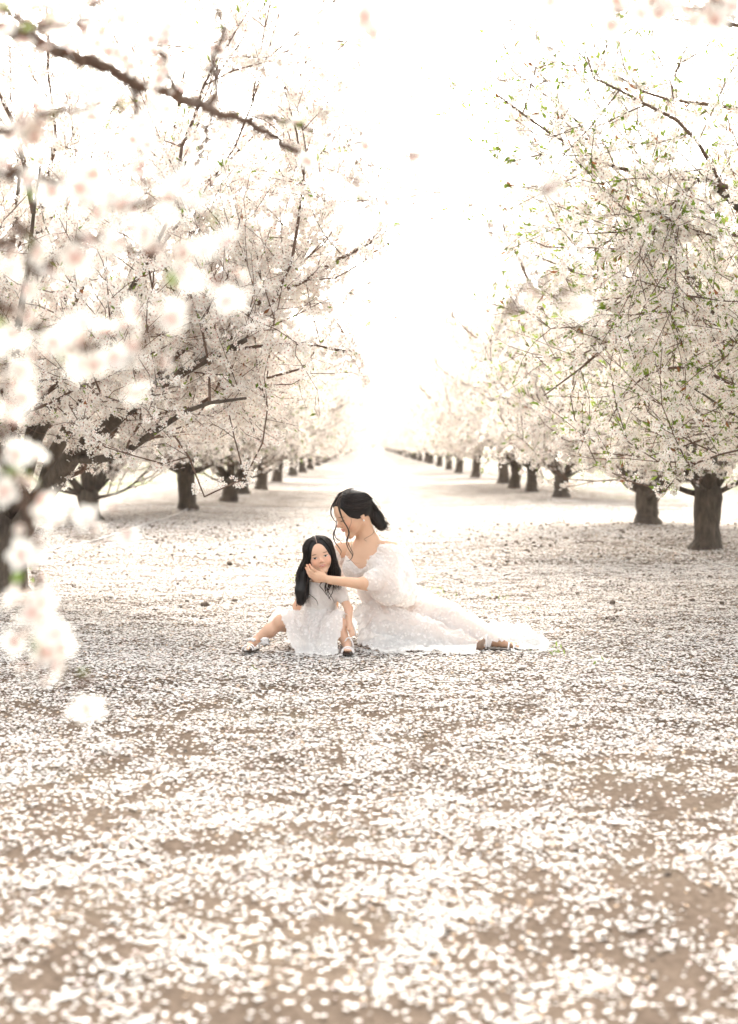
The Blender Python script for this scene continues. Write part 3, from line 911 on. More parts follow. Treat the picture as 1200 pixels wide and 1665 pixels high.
rx_, ry_ = 2.0, 2.3
Rt = FgTree((rx_, ry_, hgt(rx_, ry_)), 'almond tree out of frame whose blurred twigs dip in along the top')
Rt.limb('trunk', [(rx_, ry_, -.1), (rx_, ry_, .15), (rx_ - .03, ry_, .45), (rx_ - .05, ry_, .75)], [.17, .13, .115, .12], 14, MAT_BARK)
Rt.limb('limb', [(rx_ - .05, ry_, .68), (1.7, 2.25, 1.25), (1.3, 2.2, 1.8), (.95, 2.1, 2.15)], [.085, .07, .05, .03], 10, MAT_BARK)
Rt.limb('limb', [(rx_ - .05, ry_, .68), (2.4, 2.5, 1.3), (2.6, 2.7, 2.2)], [.08, .06, .03], 10, MAT_BARK)
up = [(.95, 2.1, 2.15)]
Rt.twig([(1290, -90), (1200, -10), (1120, 12), (1050, 5), (990, 30)], 2.05, [.008, .006, .004, .003], [(.55, 4), (.66, 5), (.76, 4), (.87, 4), (.97, 3)], start=up)
Rt.twig([(1120, 12), (1180, 30), (1230, 20)], 2.05, [.003, .002], [(.5, 4), (.9, 3)])
Rt.twig([(760, -140), (792, -6), (818, 22), (856, 52), (890, 72), (925, 92)], [2.3, 4.6, 4.4, 4.0, 3.4, 2.9], [.008, .005, .004, .003, .002], [], start=[(.95, 2.1, 2.15), (.5, 2.2, 2.1)])
Rt.twig([(700, -170), (662, -60), (645, 10), (610, 48), (582, 100)], 1.9, [.006, .004, .0025, .0018], [(.70, 3), (.78, 3), (.86, 4), (.92, 2)], start=[(.95, 2.1, 2.15), (.5, 2.0, 1.95)])
for _ in range(5): Rt.blossom(np.array(tuple(at(577 + Rt.rng.normal(0, 6), 104 + Rt.rng.normal(0, 5), 1.9))), (0, 0, -1), .014, 'u')
Rt.twig([(1000, -120), (930, -40), (905, 8)], 2.0, [.004, .003, .002], [(.98, 2)], start=up)
# long thin shoot of the left tree crossing the sky far out of focus
L.twig([(180, -120), (400, 90), (560, 205), (650, 265), (740, 330), (835, 410), (872, 470), (930, 492)], 1.85, [.004, .0022, .0014, .0011, .0009], [(.975, 1)], start=hb, leaf=0)
for px, py, n, k in ((660, 262, 1, 'b'), (642, 305, 1, 'u'), (582, 345, 2, 'b'), (572, 286, 1, 'b'), (890, 322, 1, 'b'), (872, 480, 1, 'u'), (855, 478, 1, 'b'), (818, 512, 1, 'l'), (825, 515, 1, 'l'), (915, 490, 2, 'b')):
    yy = 1.7
    q_ = at(px, py, yy)
    # each sits on a short spur of the shoot
    near = at(px + 12, py - 26, 1.58)
    L.limb('spur', [near, (near + q_) * .5 + Vector((0.002, 0, .002)), q_], [.0010, .0009, .0008], 4)
    for _ in range(n): L.blossom(np.array(tuple(q_)) + L.rng.normal(0, .006, 3), (0, -.3, -1), .0165, k)

L.finish(); Rt.finish()

# ------------------------------------------------------------------ irrigation hose, clods, weeds, fallen twigs
MAT_HOSE = plain('grey_plastic_hose', (.42, .40, .38), .5)
def hose(pxs, rad, label, lift=.0):
    P = []
    for px, py in pxs:
        p = gnd(px, py); P.append((p.x, p.y, 0))
    P = smooth_path(P, 6)
    P[:, 2] = height(P[:, 0], P[:, 1]) + rad * .9 + lift
    T = Tubes(); T.add(P, rad, 8)
    o = link('irrigation_hose', T.mesh('irrigation_hose'), MAT_HOSE)
    return tag(o, label, 'hose', 'irrigation hoses along the tree rows')
hose([(-60, 985), (5, 966), (22, 955), (28, 938), (50, 922), (78, 906), (130, 890), (185, 876), (240, 860), (285, 843), (320, 830)], .012, 'pale grey irrigation hose winding past the thick trunk at the left edge')
hose([(925, 838), (960, 862), (1010, 880), (1075, 897), (1140, 915), (1215, 938)], .006, 'thin pale irrigation hose lying in front of the two nearest right-hand trunks')

MAT_CLOD = plain('dark_soil_clods', (.13, .10, .078), .95)
def clods(n, seed):
    r = np.random.default_rng(seed)
    import itertools
    bm = bmesh.new(); bmesh.ops.create_icosphere(bm, subdivisions=1, radius=1)
    bv = np.array([v.co[:] for v in bm.verts]); bf = np.array([[v.index for v in f.verts] for f in bm.faces]); bm.free()
    V, F = [], []
    for i in range(n):
        y = math.sqrt(r.uniform(2.6 ** 2, 19 ** 2)); x = r.uniform(-1, 1) * (.265 * y + .2)
        if abs(x - .1) < 1.3 and abs(y - 7.6) < .7: continue
        if r.random() > .4 + .6 * (abs(x) > 1.2): continue
        s = .005 * math.exp(r.normal(0, .5)) + .00045 * y
        v = bv * (s * r.uniform(.7, 1.6), s * r.uniform(.7, 1.3), s * .8) * (1 + r.normal(0, .18, (len(bv), 1)))
        a = r.uniform(0, 6.28)
        v = np.stack([v[:, 0] * math.cos(a) - v[:, 1] * math.sin(a), v[:, 0] * math.sin(a) + v[:, 1] * math.cos(a), v[:, 2]], 1)
        F.append(bf + len(V) * len(bv)); V.append(v + (x, y, hgt(x, y) + s * .45))
    me = quads_mesh('soil_clods', np.concatenate(V), np.concatenate(F))
    o = link('soil_clods', me, MAT_CLOD, None, 'stuff')
    tag(o, 'small dark clods of earth scattered among the petals', 'clods')
clods(1500, 3)

def weeds():
    r = np.random.default_rng(8)
    V, C = [], []
    spots = [(885, 1052, 14), (905, 1058, 10), (700, 955, 10), (720, 962, 8), (480, 935, 12), (470, 945, 8), (700, 940, 8), (815, 968, 8), (850, 985, 6), (40, 935, 18), (55, 950, 10), (515, 905, 5), (430, 1095, 3), (960, 1075, 4)]
    for px, py, n in spots:
        c = gnd(px, py)
        for k in range(n):
            x = c.x + r.normal(0, .05); y = c.y + r.normal(0, .06); z = hgt(x, y)
            a = r.uniform(0, 6.28); h = r.uniform(.012, .035); o = r.uniform(.01, .04); w_ = r.uniform(.002, .005)
            dx, dy = math.cos(a), math.sin(a)
            V += [(x - dy * w_, y + dx * w_, z), (x + dy * w_, y - dx * w_, z), (x + dx * o * .6 + dy * w_ * 1.4, y + dy * o * .6 - dx * w_ * 1.4, z + h * .8), (x + dx * o, y + dy * o, z + h)]
            cc = np.array([.24, .33, .09]) * r.uniform(.8, 1.3)
            C += [cc] * 4
    me = quads_mesh('weeds', np.array(V), np.arange(len(V)).reshape(-1, 4), False)
    set_col(me, np.array(C)); me.materials.append(MAT_LEAF)
    o = link('weeds', me, None, None, 'stuff'); tag(o, 'sparse low green weeds sprouting between the petals', 'weeds')
weeds()

def fallen_twig(px, py, ln, a, label):
    r = np.random.default_rng(int(px)); p = gnd(px, py)
    T = Tubes()
    d = np.array([math.cos(a), math.sin(a), 0])
    P = [np.array([p.x, p.y, 0]) + d * t * ln + np.array([r.normal(0, .01), r.normal(0, .01), 0]) for t in np.linspace(0, 1, 6)]
    P = np.array(P); P[:, 2] = height(P[:, 0], P[:, 1]) + .012 + np.array([0, .02, .015, .03, .02, .0])
    T.add(P, np.linspace(.007, .003, 6), 6, wob=.2, rng=r)
    for k in (2, 3, 4):
        e = P[k] + np.array([r.normal(0, .05), r.normal(0, .05), r.uniform(.02, .10)])
        T.add([P[k], (P[k] + e) / 2 + r.normal(0, .008, 3), e], [.004, .003, .002], 5)
    o = link('fallen_twig', T.mesh('fallen_twig'), MAT_TWIG)
    tag(o, label, 'twig', 'fallen twigs on the petals')
fallen_twig(890, 858, .30, .2, 'small forked brown twig lying on the petals behind the woman, short of the right trunks')
fallen_twig(985, 888, .35, 2.6, 'bent dark twig lying before the second trunk on the right')
fallen_twig(170, 885, .7, .35, 'long pale twig lying on the petals in front of the forked left trunk')
# ------------------------------------------------------------------ sculpting: distance field -> one continuous mesh
class Field:
    def __init__(s, lo, hi, h):
        s.lo = np.array(lo, float); s.h = h
        s.n = np.ceil((np.array(hi) - s.lo) / h).astype(int) + 1
        s.F = np.full(s.n, 0.2, np.float32)
    def _sub(s, lo, hi):
        a = np.clip(np.floor((np.array(lo) - s.lo) / s.h).astype(int), 0, s.n)
        b = np.clip(np.ceil((np.array(hi) - s.lo) / s.h).astype(int) + 1, 0, s.n)
        if (b <= a).any(): return None, None
        ax = [s.lo[i] + s.h * np.arange(a[i], b[i]) for i in range(3)]
        X, Y, Z = np.meshgrid(*ax, indexing='ij')
        return tuple(slice(a[i], b[i]) for i in range(3)), (X, Y, Z)
    def _put(s, sl, d, k, op):
        A = s.F[sl]; d = d.astype(np.float32)
        if op == 'sub': A, d = -A, d
        m = np.maximum(k - np.abs(A - d), 0) / k if k > 0 else 0
        r = np.minimum(A, d) - m * m * k * 0.25
        s.F[sl] = -r if op == 'sub' else r
    def cap(s, a, b, r0, r1, k=.012, op='add', pad=.03):
        a = np.array(tuple(a), float); b = np.array(tuple(b), float); R = max(r0, r1) + pad
        sl, g = s._sub(np.minimum(a, b) - R, np.maximum(a, b) + R)
        if sl is None: return
        X, Y, Z = g; ab = b - a; L = (ab ** 2).sum() + 1e-12
        t = np.clip(((X - a[0]) * ab[0] + (Y - a[1]) * ab[1] + (Z - a[2]) * ab[2]) / L, 0, 1)
        d = np.sqrt((X - a[0] - t * ab[0]) ** 2 + (Y - a[1] - t * ab[1]) ** 2 + (Z - a[2] - t * ab[2]) ** 2) - (r0 + (r1 - r0) * t)
        s._put(sl, d, k, op)
    def ell(s, c, r, M=None, k=.012, op='add', pad=.03):
        c = np.array(tuple(c), float); r = np.array(r, float)
        R = r.max() + pad if M is not None else r + pad
        sl, g = s._sub(c - R, c + R)
        if sl is None: return
        q = np.stack([g[0] - c[0], g[1] - c[1], g[2] - c[2]], -1)
        if M is not None: q = q @ M            # columns of M are the local axes
        kk = np.sqrt(((q / r) ** 2).sum(-1)); k2 = np.sqrt(((q / r ** 2) ** 2).sum(-1)) + 1e-9
        s._put(sl, kk * (kk - 1) / k2, k, op)
    def clip(s, fn):
        ax = [s.lo[i] + s.h * np.arange(s.n[i]) for i in range(3)]
        X, Y, Z = np.meshgrid(*ax, indexing='ij', sparse=True)
        s.F = np.maximum(s.F, fn(X, Y, Z).astype(np.float32))
    def mesh(s, name, smooth=2):
        F = s.F; ins = F < 0
        cnt = np.zeros(np.array(F.shape) - 1, np.int8)
        for i in (0, 1):
            for j in (0, 1):
                for k in (0, 1):
                    cnt += ins[i:F.shape[0] - 1 + i, j:F.shape[1] - 1 + j, k:F.shape[2] - 1 + k]
        act = (cnt > 0) & (cnt < 8)
        I = np.argwhere(act)
        ids = np.full(act.shape, -1, np.int32); ids[act] = np.arange(len(I))
        cor = [(i, j, k) for i in (0, 1) for j in (0, 1) for k in (0, 1)]
        val = np.stack([F[I[:, 0] + c[0], I[:, 1] + c[1], I[:, 2] + c[2]] for c in cor], 1)
        acc = np.zeros((len(I), 3)); n = np.zeros(len(I))
        for a in range(8):
            for b in range(a + 1, 8):
                if sum(abs(cor[a][q] - cor[b][q]) for q in range(3)) != 1: continue
                va, vb = val[:, a], val[:, b]; m = (va < 0) != (vb < 0)
                t = np.where(m, va / (va - vb + 1e-12), 0)[:, None]
                acc += m[:, None] * (np.array(cor[a]) + t * (np.array(cor[b]) - np.array(cor[a]))); n += m
        V = s.lo + (I + acc / n[:, None]) * s.h
        Q = []
        for ax in range(3):
            o = [0, 0, 0]; o[ax] = 1
            sh = F.shape
            A = ins[:sh[0] - o[0], :sh[1] - o[1], :sh[2] - o[2]]; B = ins[o[0]:, o[1]:, o[2]:]
            E = np.argwhere(A != B)
            u, v = [(1, 2), (2, 0), (0, 1)][ax]
            ok = (E[:, u] > 0) & (E[:, v] > 0) & (E[:, u] < sh[u] - 1) & (E[:, v] < sh[v] - 1)
            E = E[ok]; fl = A[tuple(E.T)]
            def g_(du, dv):
                e = E.copy(); e[:, u] += du; e[:, v] += dv
                return ids[tuple(e.T)]
            q = np.stack([g_(-1, -1), g_(0, -1), g_(0, 0), g_(-1, 0)], 1)
            q[~fl] = q[~fl][:, ::-1]
            Q.append(q)
        Q = np.concatenate(Q)
        Q = Q[(Q >= 0).all(1)]
        for _ in range(smooth):
            S = np.zeros_like(V); c = np.zeros(len(V))
            for a, b in ((0, 1), (1, 2), (2, 3), (3, 0)):
                np.add.at(S, Q[:, a], V[Q[:, b]]); np.add.at(S, Q[:, b], V[Q[:, a]])
                np.add.at(c, Q[:, a], 1); np.add.at(c, Q[:, b], 1)
            V = V * .5 + .5 * S / np.maximum(c, 1)[:, None]
        return V, Q

def normals(V, Q):
    n = np.cross(V[Q[:, 2]] - V[Q[:, 0]], V[Q[:, 3]] - V[Q[:, 1]])
    N_ = np.zeros_like(V)
    for k in range(4): np.add.at(N_, Q[:, k], n)
    return N_ / (np.linalg.norm(N_, axis=1)[:, None] + 1e-12)

def noise3(P, f, seed=0, oct=3):
    return (fbm(P[:, 0] * f + P[:, 1] * f * .6, P[:, 2] * f - P[:, 1] * f * .5, oct, seed) + fbm(P[:, 1] * f + 7, (P[:, 0] + P[:, 2]) * f, oct, seed + 40)) * .5 - .5

def frame(f, u0):
    f = Vector(f).normalized(); u = Vector(u0); u = (u - f * u.dot(f)).normalized(); s_ = f.cross(u)
    return np.array([tuple(s_), tuple(f), tuple(u)]).T, s_, f, u      # columns: side(+x = subject's right), forward, up

class Head:
    def __init__(s, o, f, u0, h):
        s.o = np.array(tuple(o)); s.h = h
        s.M, s.s, s.f, s.u = frame(f, u0)
    def p(s, x, y, z): return s.o + s.M @ (np.array([x, y, z]) * s.h)
    def sculpt(s, F, child=False, smile=0):
        h = s.h; p = s.p; c = 1.0 if child else 0.0
        E = lambda q, r, k=.03, op='add': F.ell(p(*q), np.array(r) * h, s.M, k * h, op)
        C = lambda a, b, r0, r1, k=.03, op='add': F.cap(p(*a), p(*b), r0 * h, r1 * h, k * h, op)
        E((0, -.05, .12), (.325, .40, .365))
        E((0, .10, -.06), (.272, .27, .36), .06)
        E((0, .12, .14), (.25, .255, .22), .06)
        for q in (-1, 1):
            C((q * .20, .0, -.20), (q * .05, .24, -.40), .075, .05, .08)
            E((q * (.145), .20, -.14), (.112, .13, .12), .07)
            F.ell(p(q * .125, .425, .0), np.array((.07, .075, .038)) * h, s.M, .03 * h, 'sub')
            E((q * .122, .30, .0), (.06, .055, .038), .02)
            E((q * .318, -.05, -.07), (.022, .055, .095), .02)
            E((q * .345, -.04, -.065), (.016, .035, .06), .01, 'sub')
            E((q * .045, .395, -.125), (.03, .03, .024), .02)
        E((0, .245, -.40), (.085, .085, .07), .08)
        C((0, .335, .05), (0, .40, -.075), .024, .032, .035)
        E((0, .43 - .02 * c, -.105), (.037, .040, .034), .03)
        C((-.07, .335, -.225), (.07, .335, -.225), .018, .018, .03)
        E((0, .36, -.212), (.062, .028, .018), .015)
        E((0, .352, -.255), (.058, .03, .022), .015)
        C((-.075, .365, -.232), (.075, .365, -.232), .007, .007, .012, 'sub')

def patch(name, bvh, H, pts, mat, parent, off=.0006, lift=None):
    """small conforming piece on the face: outline pts in head units (x, z), cast onto the skin"""
    P = []
    pts = [(sum(q[0] for q in pts) / len(pts), sum(q[1] for q in pts) / len(pts))] + list(pts)
    n = len(pts) - 1
    c = pts[0]
    mids = [((c[0] + q[0]) / 2, (c[1] + q[1]) / 2) for q in pts[1:]]
    for (x, z) in [c] + mids + pts[1:]:
        a = Vector(H.p(x, 1.0, z))
        hit, nn, _, _ = bvh.ray_cast(a, -H.f)
        if hit is None: hit, nn = Vector(H.p(x, .33, z)), H.f
        P.append(hit + H.f * off * 1.5 + nn * off)
    me = bpy.data.meshes.new(name)
    fs = [(0, 1 + i, 1 + (i + 1) % n) for i in range(n)] + [(1 + i, 1 + n + i, 1 + n + (i + 1) % n, 1 + (i + 1) % n) for i in range(n)]
    me.from_pydata([tuple(q) for q in P], [], fs)
    for pl in me.polygons: pl.use_smooth = True
    return link(name, me, mat, parent)

def almond(cx, cz, w, h, tilt=0, n=14, up=1.0, dn=.7):
    out = []
    for i in range(n):
        a = 2 * math.pi * i / n
        x = math.cos(a) * w; z = math.sin(a) * h * (up if math.sin(a) > 0 else dn) * (1 - .35 * abs(math.cos(a)) ** 3)
        out.append((cx + x * math.cos(tilt) - z * math.sin(tilt), cz + x * math.sin(tilt) + z * math.cos(tilt)))
    return out

def skin_material(name, c):
    m, nt, out = new_mat(name)
    a = N(nt, 'ShaderNodeAttribute', attribute_name='Col')
    b = N(nt, 'ShaderNodeBsdfPrincipled', Roughness=.48)
    b.inputs['Subsurface Weight'].default_value = .25
    b.inputs['Subsurface Radius'].default_value = (.012, .005, .003)
    b.inputs['Subsurface Scale'].default_value = 1.0
    b.inputs['Specular IOR Level'].default_value = .35
    nt.links.new(a.outputs['Color'], b.inputs['Base Color'])
    nt.links.new(b.outputs[0], out.inputs[0])
    return m

def hair_material():
    m, nt, out = new_mat('black_hair')
    a = N(nt, 'ShaderNodeAttribute', attribute_name='Col')
    b = N(nt, 'ShaderNodeBsdfPrincipled', Roughness=.5)
    b.inputs['Specular IOR Level'].default_value = .3
    b.inputs['Anisotropic'].default_value = .6
    nt.links.new(a.outputs['Color'], b.inputs['Base Color'])
    nt.links.new(b.outputs[0], out.inputs[0])
    return m

def lace_material(name, base, holes, dots=60):
    """white tulle: open net that lets skin through, closed where the lace motifs are"""
    m, nt, out = new_mat(name)
    geo = N(nt, 'ShaderNodeTexCoord')
    P = geo.outputs['Object']
    vo = N(nt, 'ShaderNodeTexVoronoi', Scale=dots); nt.links.new(P, vo.inputs['Vector'])
    nz = N(nt, 'ShaderNodeTexNoise', Scale=14, Detail=4); nt.links.new(P, nz.inputs['Vector'])
    r1 = ramp(nt, vo.outputs['Distance'], [(.30, (1, 1, 1)), (.46, (0, 0, 0))])
    r2 = ramp(nt, nz.outputs[0], [(.42, (0, 0, 0)), (.58, (1, 1, 1))])
    mx = N(nt, 'ShaderNodeMath', operation='MULTIPLY'); nt.links.new(r1.outputs[0], mx.inputs[0]); nt.links.new(r2.outputs[0], mx.inputs[1])
    mr = N(nt, 'ShaderNodeMapRange'); nt.links.new(mx.outputs[0], mr.inputs[0]); mr.inputs[3].default_value = 1 - holes; mr.inputs[4].default_value = 1.0
    d = N(nt, 'ShaderNodeBsdfDiffuse'); d.inputs['Color'].default_value = (*base, 1)
    t = N(nt, 'ShaderNodeBsdfTranslucent'); t.inputs['Color'].default_value = (*base, 1)
    m1 = N(nt, 'ShaderNodeMixShader'); m1.inputs[0].default_value = .4
    nt.links.new(d.outputs[0], m1.inputs[1]); nt.links.new(t.outputs[0], m1.inputs[2])
    tr = N(nt, 'ShaderNodeBsdfTransparent')
    m2 = N(nt, 'ShaderNodeMixShader'); nt.links.new(mr.outputs[0], m2.inputs[0]); nt.links.new(tr.outputs[0], m2.inputs[1]); nt.links.new(m1.outputs[0], m2.inputs[2])
    bp = N(nt, 'ShaderNodeBump', Strength=.5, Distance=.004); nt.links.new(mx.outputs[0], bp.inputs['Height'])
    nt.links.new(bp.outputs[0], d.inputs['Normal'])
    nt.links.new(m2.outputs[0], out.inputs[0])
    return m

MAT_SKIN = skin_material('skin', None)
MAT_HAIR = hair_material()
MAT_TULLE = lace_material('white_tulle', (.90, .885, .87), .22, 55)
MAT_LACE = lace_material('white_lace', (.90, .885, .87), .12, 85)
MAT_COTTON = lace_material('white_cotton_lace', (.90, .89, .87), .03, 110)
MAT_APPL = petal_material('lace_flower_fabric', .3)
MAT_EYE = plain('dark_iris', (.02, .014, .01), .15)
MAT_EYEW = plain('eye_white', (.62, .58, .56), .3)
MAT_BROW = plain('eyebrow', (.16, .09, .06), .8)
MAT_LASH = plain('eyelash', (.03, .02, .018), .6)
MAT_LIP = plain('lips', (.60, .20, .19), .4)
MAT_MOUTH = plain('teeth', (.72, .66, .62), .3)
MAT_SOLE = plain('dark_sole', (.045, .035, .028), .6)
MAT_TAN = plain('brown_leather', (.19, .12, .08), .55)
MAT_STRAP = plain('white_leather_strap', (.78, .75, .74), .45)
MAT_PEARL = plain('pearl', (.85, .83, .8), .15)
HAIRC = np.array([.012, .010, .010])
HAIRW = np.array([.05, .028, .020])

def skin_cols(V, base, heads_blush, rngs=3):
    n = noise3(V, 30, rngs)[:, None]
    c = np.array(base)[None] * (1 + n * .10)
    for (q, r, tint) in heads_blush:
        w_ = np.exp(-(np.linalg.norm(V - q, axis=1) / r) ** 2)[:, None]
        c = c * (1 - w_) + c * np.array(tint) * w_
    return np.clip(c, 0, 1)

def build_hand(F, wrist, palm_c, palm_n, fingers, thumb, s_=1.0, k=.004):
    """palm between the wrist and the knuckles; each finger its own bent chain"""
    for kn, mid, tip, r in fingers:
        F.cap(wrist, kn, .013 * s_, .0095 * s_, .010)
    for kn, mid, tip, r in fingers:
        F.cap(kn, mid, r, r * .92, k); F.cap(mid, tip, r * .92, r * .75, k)
    F.cap(thumb[0], thumb[1], .012 * s_, .0095 * s_, .008); F.cap(thumb[1], thumb[2], .0095 * s_, .0075 * s_, k)

def sandal(parent, heel, toe, w, side, bow=False, sole_mat=None, wedge=.018):
    """sole under the foot, straps over it"""
    heel, toe = np.array(tuple(heel)), np.array(tuple(toe))
    d = toe - heel; L_ = np.linalg.norm(d); d /= L_
    up = np.array([0, 0, 1.0]); up -= d * d[2]
    if np.linalg.norm(up) < .2: up = np.array([0, -1.0, .2])
    up /= np.linalg.norm(up); sd_ = np.cross(d, up)
    bm = bmesh.new()
    prof = [(0, .55), (.08, .8), (.3, .72), (.55, .85), (.75, 1.0), (.9, .85), (1.0, .45)]
    ring = [(t, s * q) for s in (1,) for t, q in prof] + [(t, -q) for t, q in reversed(prof)]
    top = [bm.verts.new(tuple(heel + d * L_ * (t * 1.06 - .03) + sd_ * w * q)) for t, q in ring]
    bot = [bm.verts.new(tuple(heel + d * L_ * (t * 1.05 - .025) + sd_ * w * q * .92 - up * (wedge * (1.25 - .7 * t)))) for t, q in ring]
    bm.faces.new(top); bm.faces.new(bot[::-1])
    for i in range(len(top)):
        j = (i + 1) % len(top); bm.faces.new((top[j], top[i], bot[i], bot[j]))
    me = bpy.data.meshes.new('sandal'); bm.to_mesh(me); bm.free()
    so = link('sandal', me, sole_mat or MAT_SOLE, parent)
    for t, hgt_, wd in ((.72, .022, 1.05), (.86, .017, .95), (.12, .05, .85)):
        P = [heel + d * L_ * t + sd_ * w * wd * math.cos(a) + up * (math.sin(a) * hgt_ * 1.3) for a in np.linspace(0, math.pi, 9)]
        T = Tubes(); T.add(P, .0042, 6)
        link('strap', T.mesh('strap'), MAT_STRAP, so)
    if bow:
        T = Tubes()
        c = heel + d * L_ * .45 + up * .035
        rr = np.random.default_rng(4)
        for k in range(8):
            a = k * math.pi / 4
            e = c + (sd_ * math.cos(a) + d * math.sin(a)) * .022 + up * (.006 + rr.uniform(0, .01))
            T.add([c, (c + e) / 2 + up * .010, e, c + (e - c) * .4 - up * .001], [.004, .009, .0075, .004], 6, flat=.5)
        link('bow', T.mesh('bow'), MAT_STRAP, so)
    return so

def flowers_on(name, P, Nn, size, parent, seed, petals=6):
    r = np.random.default_rng(seed)
    n = len(P)
    x, y, z = rot_frames(n, r, Nn, .25)
    s = size * (.55 + .8 * r.random(n))
    V, C = [], []
    for k in range(petals):
        th = 2 * math.pi * k / petals + r.normal(0, .15, n); ct, st = np.cos(th), np.sin(th); w_ = .30
        lift = .15 + .5 * r.random(n)
        L_ = lambda a, b, c: P + Nn * .0015 + s[:, None] * (a[:, None] * x + b[:, None] * y + c[:, None] * z)
        V.append(np.stack([L_(ct * .05, st * .05, 0 * ct), L_(.6 * ct - st * w_, .6 * st + ct * w_, lift * .4), L_(ct, st, lift * .8), L_(.6 * ct + st * w_, .6 * st - ct * w_, lift * .4)], 1))
    V = np.stack(V, 1)
    q = np.arange(n * petals * 4).reshape(-1, 4)
    me = quads_mesh(name, V.reshape(-1, 3), q, False)
    c = np.array([.86, .83, .82])[None] * (.9 + .12 * r.random((n, 1)))
    set_col(me, np.repeat(c, petals * 4, 0)); me.materials.append(MAT_APPL)
    return link(name, me, None, parent, 'stuff')

def skirt(name, samples, poly, lo, hi, step, seed, mat, parent, slope=1.7, fold=.016, hem=.012, spread_dir=None, fdir=(1, .35)):
    """cloth draped over the legs (samples: x, y, top height, radius) and spread on the ground inside poly"""
    xs_ = np.arange(lo[0], hi[0], step); ys_ = np.arange(lo[1], hi[1], step)
    X, Y = np.meshgrid(xs_, ys_)
    Z = np.full(X.shape, -1.0)
    for (x, y, z, r) in samples:
        d = np.sqrt((X - x) ** 2 + (Y - y) ** 2)
        t = np.where(d < r, z - r + np.sqrt(np.maximum(r * r - d * d * .8, 0)), z - r + r * .447 - slope * (d - r))
        Z = np.maximum(Z, t)
    G = height(X, Y)
    floor_ = G + hem * (.5 + 1.1 * fbm(X * 14, Y * 14, 3, seed)) + .003
    k = .05
    m_ = np.maximum(k - np.abs(Z - floor_), 0) / k
    Z = np.maximum(Z, floor_) + m_ * m_ * k * .25
    for _ in range(2):
        Z[1:-1, 1:-1] = (Z[1:-1, 1:-1] * 2 + Z[:-2, 1:-1] + Z[2:, 1:-1] + Z[1:-1, :-2] + Z[1:-1, 2:]) / 6
    wx = fbm(X * 3, Y * 3, 2, seed + 3) * .25
    u = X * fdir[0] + Y * fdir[1] + wx; v = -X * fdir[1] + Y * fdir[0] + wx
    rid = 1 - np.abs(2 * fbm(u * 5, v * 22, 3, seed + 9) - 1) * 2
    rid2 = 1 - np.abs(2 * fbm(u * 26 + 5, v * 30, 2, seed + 19) - 1) * 2
    Z = Z + fold * (rid - .5) * np.clip((Z - G) / .05, .35, 1) + fold * .45 * (rid2 - .5)
    # inside the outline
    def inside(x, y):
        c = np.zeros(x.shape, bool); n = len(poly)
        for i in range(n):
            x1, y1 = poly[i]; x2, y2 = poly[(i + 1) % n]
            cond = ((y1 > y) != (y2 > y)) & (x < (x2 - x1) * (y - y1) / (y2 - y1 + 1e-12) + x1)
            c ^= cond
        return c
    wob = .03 * (fbm(X * 16, Y * 16, 3, seed + 5) - .5) * 2
    M_ = inside(X + wob, Y + wob * .8)
    Z = np.maximum(Z, G + .003)
    ids = -np.ones(X.shape, int)
    F_ = M_[:-1, :-1] & M_[1:, :-1] & M_[:-1, 1:] & M_[1:, 1:]
    use = np.zeros(X.shape, bool)
    for a in (0, 1):
        for b in (0, 1): use[a:X.shape[0] - 1 + a, b:X.shape[1] - 1 + b] |= F_
    ids[use] = np.arange(use.sum())
    V = np.stack([X, Y, Z], -1)[use]
    # border sinks to the ground, frilled
    V += np.random.default_rng(seed).normal(0, step * .12, V.shape)
    q = np.stack([ids[:-1, :-1], ids[:-1, 1:], ids[1:, 1:], ids[1:, :-1]], -1)[F_]
    me = quads_mesh(name, V, q)
    o = link(name, me, mat, parent)
    return o, V, q

def frill(path, width, amp, seed, n=None, T=None):
    """ruffled strip of cloth along a path on the ground"""
    r = np.random.default_rng(seed)
    P = smooth_path(path, 14)
    m = len(P); V = []
    ph = 0
    tang = np.gradient(P, axis=0); tang /= np.linalg.norm(tang, axis=1)[:, None]
    out = np.cross(tang, [0, 0, 1.0])
    for i in range(m):
        ph += r.uniform(.5, 1.5)
        for j in range(5):
            t = j / 4
            a = amp * t * math.sin(ph)
            V.append(P[i] + out[i] * (width * t * r.uniform(.85, 1.1)) + np.array([0, 0, .012 + abs(a) * 1.3 - .006 * t]) + tang[i] * amp * t * math.cos(ph * 1.3) * .7)
    idx = np.arange(m * 5).reshape(m, 5)
    q = np.stack([idx[:-1, :-1], idx[:-1, 1:], idx[1:, 1:], idx[1:, :-1]], -1).reshape(-1, 4)
    return np.array(V), q

def samp(a, b, ra, rb, n=12, extra=.020):
    out = []
    for t in np.linspace(0, 1, n):
        p = np.array(tuple(a)) * (1 - t) + np.array(tuple(b)) * t; r = ra * (1 - t) + rb * t
        out.append((p[0], p[1], p[2] + r + extra, r + .02))
    return out

